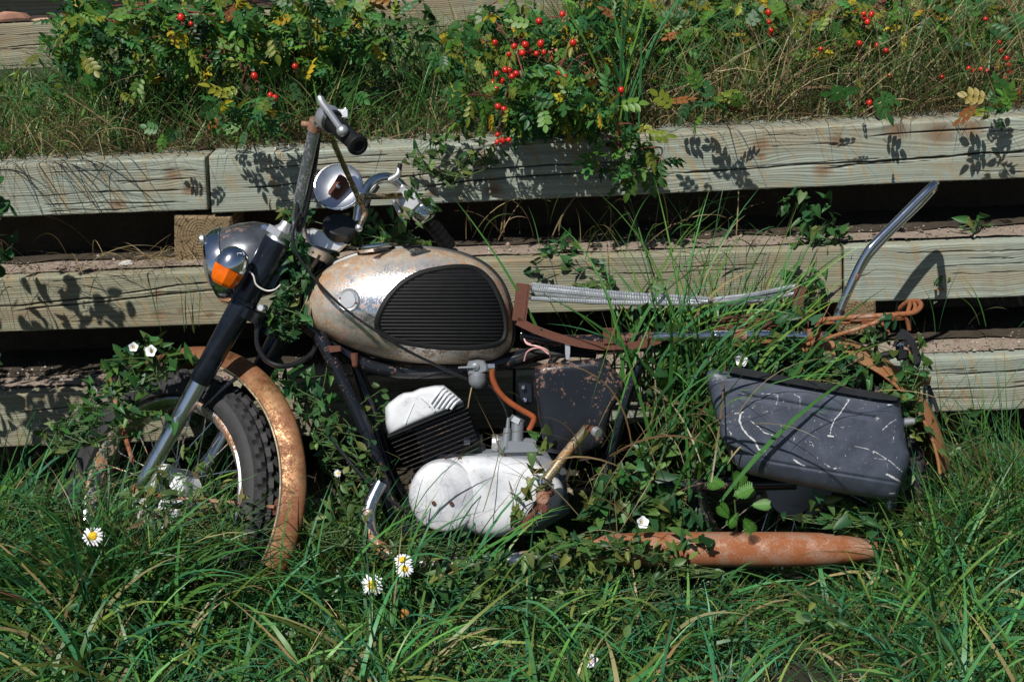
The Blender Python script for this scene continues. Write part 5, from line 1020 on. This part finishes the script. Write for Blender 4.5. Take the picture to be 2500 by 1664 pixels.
weedB('bindweed', [(676, 600, 36, 115, 1.9), (660, 720, 44, 60, 1.4)], .07, 'arrow', (.020, .034), BW, (4, 4, 1, .4), 'dark bindweed between the fork and the tank', 1/130, group=BWG, cat='bindweed')
weedB('bindweed', [(680, 495, 45, 26, .9), (860, 520, 110, 36, .9), (900, 555, 100, 20, .9), (740, 570, 50, 30, 1.1), (960, 470, 40, 60, .5)], -.04, 'arrow', (.018, .034), BW+[(.16, .17, .05)], (3, 3, 2, 1, 1), 'loose bindweed threaded through the handlebar controls', 1/170, group=BWG, cat='bindweed')
weedB('bindweed', [(690, 880, 40, 50, .5), (740, 930, 50, 80, .4), (790, 1050, 50, 80, .4)], .02, 'arrow', (.024, .042), BW, (4, 4, 1, .6), 'shaded bindweed between the mudguard and the frame tube', 1/170, group=BWG, cat='bindweed')
weedB('bindweed', [(860, 930, 50, 50, .5), (820, 1150, 60, 70, .5)], .04, 'ellipse', (.018, .034), DW, (2, 3, 2, 2), 'bindweed beside the white cylinder head', 1/170, group=BWG, cat='bindweed')
weedB('bindweed', [(1290, 600, 60, 55, .9), (1370, 640, 60, 40, .5)], -.30, 'arrow', (.020, .036), BW, (3, 3, 2, 1), 'bindweed on the middle timber above the seat springs', 1/170, group=BWG, cat='bindweed')
weedB('bindweed', [(1550, 900, 60, 100, .7), (1570, 1050, 80, 80, .8), (1490, 1040, 40, 50, .4)], .10, 'arrow', (.026, .046), BW+[(.20, .14, .06)], (4, 3, 2, 1, .6), 'thick bindweed between the black cover and the pannier', 1/150, group=BWG, cat='bindweed')
weedB('bindweed', [(1470, 1120, 120, 50, .9), (1450, 1180, 130, 50, .9), (1560, 1200, 80, 60, .8)], .13, 'arrow', (.028, .054), BW, (3, 3, 3, 1), 'broad leaved bindweed with one white flower above the silencer', 1/210, group=BWG, cat='bindweed')
weedB('bindweed', [(1890, 560, 70, 90, 1), (1850, 660, 60, 60, .9), (1830, 480, 40, 40, .5)], -.28, 'arrow', (.022, .038), BW, (4, 3, 2, 1), 'bindweed climbing the wall left of the chrome bar', 1/150, group=BWG, cat='bindweed')
weedB('bindweed', [(1790, 815, 110, 45, .9), (1900, 850, 90, 60, .8), (1700, 850, 70, 50, .7), (1820, 740, 50, 50, .7)], .12, 'arrow', (.024, .042), BW, (4, 4, 2, 1), 'bindweed lying along the upper edge of the pannier', 1/160, group=BWG, cat='bindweed')
weedB('bindweed', [(2060, 930, 60, 70, .8), (2020, 780, 60, 60, .35), (2110, 840, 40, 50, .5)], .10, 'arrow', (.022, .042), BW, (3, 3, 3, .6), 'bindweed over the tail lamp and the rear mudguard', 1/170, group=BWG, cat='bindweed')
weedB('bindweed', [(1240, 1060, 24, 80, .5), (1200, 1180, 30, 50, .5)], .19, 'arrow', (.024, .042), DW, (2, 2, 3, 0), 'thin bindweed winding up the kick starter', 1/210, group=BWG, cat='bindweed')
weedB('bindweed', [(2000, 1195, 110, 28, .8), (1900, 1180, 90, 30, .7), (2080, 1100, 30, 60, .5)], .16, 'arrow', (.026, .046), BW, (3, 3, 3, .6), 'bindweed under the lower edge of the pannier', 1/260, group=BWG, cat='bindweed')
weedB('weed', [(1150, 1310, 180, 36, .8), (1050, 1370, 150, 40, .5), (1330, 1290, 90, 36, .8), (1270, 1380, 130, 40, .4)], .27, 'arrow', (.018, .040), DW, (3, 3, 3, 2), 'dull green leafy weeds covering the header pipe', 1/190)
weedB('weed', [(1500, 1285, 100, 36, .7), (1600, 1320, 90, 26, .5), (1440, 1350, 120, 36, .5)], .24, 'ellipse', (.016, .034), DW, (3, 3, 3, 2), 'leafy weeds hiding the front half of the silencer', 1/230)
weedB('weed', [(300, 1380, 90, 60, .8), (100, 1420, 100, 70, .6), (500, 1420, 80, 50, .4)], .33, 'arrow', (.018, .034), LG, (3, 3, 2, .2), 'bright low leafy weed in the grass at lower left', 1/300)
weedB('weed', [(60, 1150, 90, 70, .8), (200, 980, 60, 40, .5)], .15, 'lance', (.02, .04), LG, (3, 3, 2, .2), 'fine leaved weed at the left edge below the timbers', 1/200)
weedB('weed', [(2200, 980, 90, 60, .5), (2250, 1180, 90, 80, .5)], .1, 'arrow', (.018, .034), DW, (3, 3, 2, 1), 'leafy weeds before the lowest timber at right', 1/260)
weed('shrub', [(-190, 500, 200, 200, .8), (-150, 760, 150, 120, .7), (0, 440, 26, 60, .5)], (2.95, 3.3), 'ellipse', (.030, .055), [(.035, .11, .03), (.03, .09, .03)], (1, 1), 'dark leafy shrub just entering the frame at the left edge, its unseen bulk added to shade the timbers', 1/300, cat='shrub')  # mostly out of frame, added to cast shade on the lower left timber
weed('weed', [(1640, 640, 40, 60, .5), (2240, 510, 45, 22, .8), (2120, 560, 60, 16, .4)], (3.50, 3.60), 'arrow', (.022, .042), BW, (3, 3, 3, .6), 'small creeping weed on the ledge right of the chrome bar', 1/260)
weed('weed', [(1130, 640, 16, 22, .9), (2160, 640, 30, 40, .5)], (3.44, 3.50), 'arrow', (.015, .03), DW+[(.3, .16, .06)], (2, 2, 2, 2, 2), 'withered sprig hanging on the pale middle timber', 1/200)
weedB('bindweed', [(235, 930, 60, 70, .7), (330, 960, 70, 40, .4), (150, 1000, 60, 50, .5)], .14, 'arrow', (.020, .036), BW, (4, 3, 3, 1), 'bindweed hiding the left side of the front wheel', 1/170, group=BWG, cat='bindweed')
weedB('bindweed', [(520, 1040, 80, 110, .9), (640, 880, 50, 50, .6), (430, 980, 50, 60, .6)], -.20, 'arrow', (.022, .042), [(.03, .085, .028), (.04, .10, .03)], (1, 1), 'shaded bindweed behind the spokes of the front wheel', 1/190, group=BWG, cat='bindweed')
weedB('bindweed', [(1330, 1252, 90, 28, 1.3), (1590, 1240, 45, 26, .8), (1450, 1260, 80, 28, 1.1)], .225, 'arrow', (.020, .040), BW, (3, 3, 3, 1), 'bindweed lying over the front half of the silencer', 1/200, group=BWG, cat='bindweed')
weedB('weed', [(1560, 840, 80, 120, .6), (1500, 720, 50, 60, .35), (1640, 960, 40, 90, .7)], .06, 'ellipse', (.018, .036), DW+[(.20, .13, .06)], (3, 3, 2, 3, 1.2), 'small leaved weeds filling the frame behind the black side cover', 1/150)
weedB('weed', [(200, 1440, 160, 60, .35), (700, 1470, 200, 60, .35), (1250, 1470, 220, 60, .4), (1800, 1440, 220, 50, .3), (2200, 1440, 120, 60, .4)], .42, 'ellipse', (.018, .038), DW+[(.05, .15, .04)], (2, 3, 2, 2, 4), 'scattered broad leaved weeds low in the foreground lawn', 1/520)
weedB('weed', [(430, 1130, 110, 100, .7), (300, 1200, 120, 60, .5), (520, 1230, 70, 50, .6)], .24, 'lance', (.022, .045), DW+[(.20, .16, .08)], (3, 3, 3, 2, 1.5), 'thin weeds growing through the spokes of the front wheel', 1/210)
weedB('weed', [(790, 1190, 80, 60, .4), (930, 1270, 90, 35, .6), (730, 1240, 60, 40, .4), (1050, 1258, 90, 20, .6)], .22, 'lance', (.020, .048), DW, (3, 4, 3, 2), 'leafy weeds burying the curve of the header pipe', 1/180)
weedB('bindweed', [(770, 1000, 60, 90, .25), (840, 1080, 50, 60, .35)], .12, 'ellipse', (.018, .036), BW, (3, 3, 3, 1), 'sunlit bindweed in front of the black frame tube', 1/190, group=BWG, cat='bindweed')
# ferny tansy leaves
t = thing('tansy', Bv(1690, 1300, .15), 'bright ferny tansy plant leaning over the middle of the silencer', 'tansy')
fp = [(1640, 1110, .2, 2.9), (1716, 1128, .21, .5), (1664, 1172, .22, 2.2), (1728, 1218, .24, -1.1), (1700, 1100, .21, 1.3), (1762, 1160, .21, .1), (1680, 1205, .22, -2.2)]
P = np.array([B(x, y, o_) for x, y, o_, _ in fp]); d = np.array([[math.cos(a), -.15, math.sin(a)] for *_, a in fp]); leaves('leaves', 'fern', P-d*.035, d, np.tile([0, -.8, .55], (len(fp), 1)), rng.uniform(.044, .064, len(fp)), np.tile([.10, .26, .045], (len(fp), 1)), t)
MB().tube([Bv(1690, 1290, .12), Bv(1695, 1220, .16), Bv(1690, 1150, .19)], .002, 5).build('stem', 'stem_green', t)
# flowers
def petalring(c, ax, n, r0, r1, wd, droop, mb):
    ax = Vector(ax).normalized(); u = ax.orthogonal().normalized(); v = ax.cross(u)
    for k in range(n):
        a = 2*math.pi*k/n+random.uniform(-.08, .08); d = u*math.cos(a)+v*math.sin(a); s = -u*math.sin(a)+v*math.cos(a); dr = droop*random.uniform(.3, 1.6); rr = r1*random.uniform(.88, 1.06); V = []
        for t, w_ in ((0, .35), (.35, .9), (.75, 1), (1, .45)):
            p_ = c+d*(r0+(rr-r0)*t)-ax*dr*t*t; V += [p_-s*wd*w_/2, p_+ax*.0006, p_+s*wd*w_/2]
        mb.add(V, [(0, 1, 4, 3), (1, 2, 5, 4), (3, 4, 7, 6), (4, 5, 8, 7), (6, 7, 10, 9), (7, 8, 11, 10)])
def daisy(px, py, off, tilt, r, label, petals=17, disc='daisy_disc', group='daisies in the grass'):
    c = Bv(px, py, off); g = Vector((c.x+.01, c.y+.06, 0)); t = thing('daisy', g, label, 'daisy', group); ax = Vector(tilt).normalized()
    if petals: mb = MB(); petalring(c, ax, petals, r*.3, r, r*.21, r*.22, mb); mb.build('petals', 'white_petal', t)
    MB().lathe(c-ax*.002, ax, [(0, r*.42), (r*.12, r*.42), (r*.24, r*.30), (r*.30, r*.12), (r*.31, 0)], 18).build('flower_disc', disc, t)
    MB().tube([c-ax*.003, c-ax*.03, (c+g)/2, g], .0014, 6).build('stem', 'stem_green', t)
daisy(213, 1232, .30, (.1, -.75, .6), .0255, 'single daisy standing in the grass at far left')
daisy(856, 1345, .33, (-.1, -.85, .5), .0265, 'lowest and largest fully open daisy, under the engine')
daisy(927, 1287, .30, (.0, -.5, .85), .021, 'upper daisy of the touching pair by the header pipe')
daisy(931, 1307, .31, (.1, -.7, .5), .021, 'lower daisy of the touching pair, petals folded back')
daisy(930, 1412, .36, (.0, -.9, .45), .028, 'brown daisy seed head without petals', 0, 'seed_disc')
daisy(777, 1088, .14, (.3, -.6, .6), .010, 'tiny yellow centred daisy bud beside the frame tube')
daisy(392, 1287, .27, (.3, -.6, .6), .010, 'small green daisy bud left of the mudguard tip', 0, 'stem_green'); daisy(1004, 1270, .27, (.3, -.6, .6), .0, 'x', 0) if False else None
def bindflower(px, py, off, label, r=.0165):
    c = Bv(px, py, off); t = thing('bindweed_flower', c-Vector((0, 0, .03)), label, 'bindweed flower', 'white bindweed flowers'); ax = Vector((random.uniform(-.25, .25), -.85, .5)).normalized(); u = ax.orthogonal().normalized(); v = ax.cross(u); G = []
    for h, k in ((-.016, .08), (-.010, .18), (-.004, .45), (0, .85), (.001, 1.0)):
        G.append([c+ax*h+(u*math.cos(a)+v*math.sin(a))*r*k*(1+.10*k*math.cos(5*a)) for a in [2*math.pi*j/30 for j in range(30)]])
    MB().grid(G).build('petals', 'white_petal', t); MB().ball(c-ax*.007, .0022).build('flower_center', 'daisy_disc', t)
    MB().tube([c-ax*.016, c-ax*.03-Vector((0, 0, .015)), c-ax*.02-Vector((0, 0, .05))], .0011, 5).build('stem', 'stem_green', t)
bindflower(307, 798, .15, 'smaller white bindweed flower above the front tyre', .011); bindflower(347, 807, .15, 'larger white bindweed flower above the front tyre', .014)
bindflower(1706, 829, .18, 'white bindweed flower above the upper left corner of the pannier', .0145); bindflower(1479, 1201, .22, 'white bindweed flower above the silencer', .0145); bindflower(1361, 1520, .50, 'white flower low in the foreground lawn', .0145)
# stones
def stone(px, py, Y, r, mat, label, sq=(1, .8, .6), sd=0, group=None, zf=None, wn=True):
    c = (Wp(px, py, Y) if wn else np.array(Bv(px, py, Y))); c = Vector(c.tolist()); rs = random.Random(sd); V = []; F = []; mb = MB(); mb.ball((0, 0, 0), 1, 12, 8)
    V = [Vector(v) for v in mb.v]; ds = [(Vector((rs.gauss(0, 1), rs.gauss(0, 1), rs.gauss(0, 1))).normalized(), rs.uniform(.55, .85)) for _ in range(14)]
    for d, h in ds:
        V = [v-d*(v.dot(d)-h) if v.dot(d) > h else v for v in V]
    m2 = MB(); m2.v = [tuple(c+Vector((v.x*sq[0], v.y*sq[1], v.z*sq[2]))*r) for v in V]; m2.f = mb.f
    return setp(m2.build('stone', mat, None, auto=18), label, 'stone', group)
stone(30, 42, YU+.08, .062, 'stone_red', 'thick red brown rock at the upper left edge', (1.3, .7, .45), 1); stone(-5, 48, YU+.10, .05, 'stone_red', 'red rock cut off by the left edge of the photo', (1, .7, .4), 8)
stone(100, 48, YU+.05, .042, 'stone_tan', 'small flat tan rock right of the red rock', (1.3, .7, .25), 2); stone(132, 47, YU+.09, .03, 'stone_red', 'small red stone beside the flat tan rock', (1.3, .7, .4), 3); stone(180, 34, YU+.06, .055, 'stone_tan', 'tilted tan slab next to the rose leaves', (1.3, .5, .55), 4)
stone(637, 341, TIER['A']+.05, .010, 'stone_pale', 'small white pebble on the long timber, left one of two', sd=5); stone(665, 338, TIER['A']+.05, .012, 'stone_pale', 'white pebble nearer the handlebar, right one of two', sd=6)
stone(571, 346, TIER['A']+.06, .014, 'stone_dark', 'dark pebble at the foot of the rose stem', sd=7); stone(290, 606, TIER['B']+.08, .022, 'stone_pale', 'pinkish flat pebble on the ledge beside the straw heap', (1.2, .7, .7), 9)
stone(220, 632, TIER['B']+.02, .008, 'stone_dark', 'tiny dark pebble on the ledge at left', sd=10); stone(2250, 830, TIER['C']+.06, .016, 'stone_pale', 'grey chip of stone on the lower ledge at right', (1.2, .7, .5), 11)
# gravel on the ledges: one mass
def gravel(zf, y0, y1, n, xr, label):
    tv = np.array([(1, 0, 0), (-1, 0, 0), (0, 1, 0), (0, -1, 0), (0, 0, .7), (0, 0, -.7)], float); tf = np.array([(0, 2, 4), (2, 1, 4), (1, 3, 4), (3, 0, 4), (2, 0, 5), (1, 2, 5), (3, 1, 5), (0, 3, 5)])
    x = rng.uniform(*xr, n); y = rng.uniform(y0, y1, n)-x*math.tan(YAW); r = rng.gamma(2.0, .0013, n)+.001; z = zf(x)+.007; a = rng.uniform(0, 6.28, n); ca, sa = np.cos(a), np.sin(a)
    q = tv[None]*r[:, None, None]*rng.uniform(.6, 1.2, (n, 6, 1)); V = np.stack([q[..., 0]*ca[:, None]-q[..., 1]*sa[:, None], q[..., 0]*sa[:, None]+q[..., 1]*ca[:, None], q[..., 2]], -1)+np.stack([x, y, z], -1)[:, None]
    o = npmesh('gravel', V.reshape(-1, 3), (tf[None]+(np.arange(n)*6)[:, None, None]).reshape(-1, 3), 'leaf', None, {'col': ('FLOAT_COLOR', np.repeat(pick(n, [(.36, .28, .23), (.26, .20, .16), (.42, .38, .33), (.16, .12, .09)], (3, 3, 1, 1)), 6, 0))}, smooth=False)
    setp(o, label, 'gravel', None, 'stuff')
gravel(zB, TIER['B']+.03, TIER['A']+.15, 1500, (-1.5, 1.6), 'pinkish grit on the ledge of the middle timber'); gravel(zC, TIER['C']+.03, TIER['B']+.15, 2600, (-1.5, 1.6), 'pinkish grit on the ledge of the lower timber')
# litter: torn sheet of pale plastic in the terrace grass
G = np.array([[Wp(955+i*8.2, 158+j*2.8-i*.35+3*math.sin(i*.9+j), 4.25+j*.012+.015*math.sin(i*.7)) for j in range(8)] for i in range(20)])
setp(gridmesh('plastic_sheet', G, 'plastic_sheet', None, closed=False), 'pale bluish scrap of plastic lying in the terrace grass', 'plastic scrap')
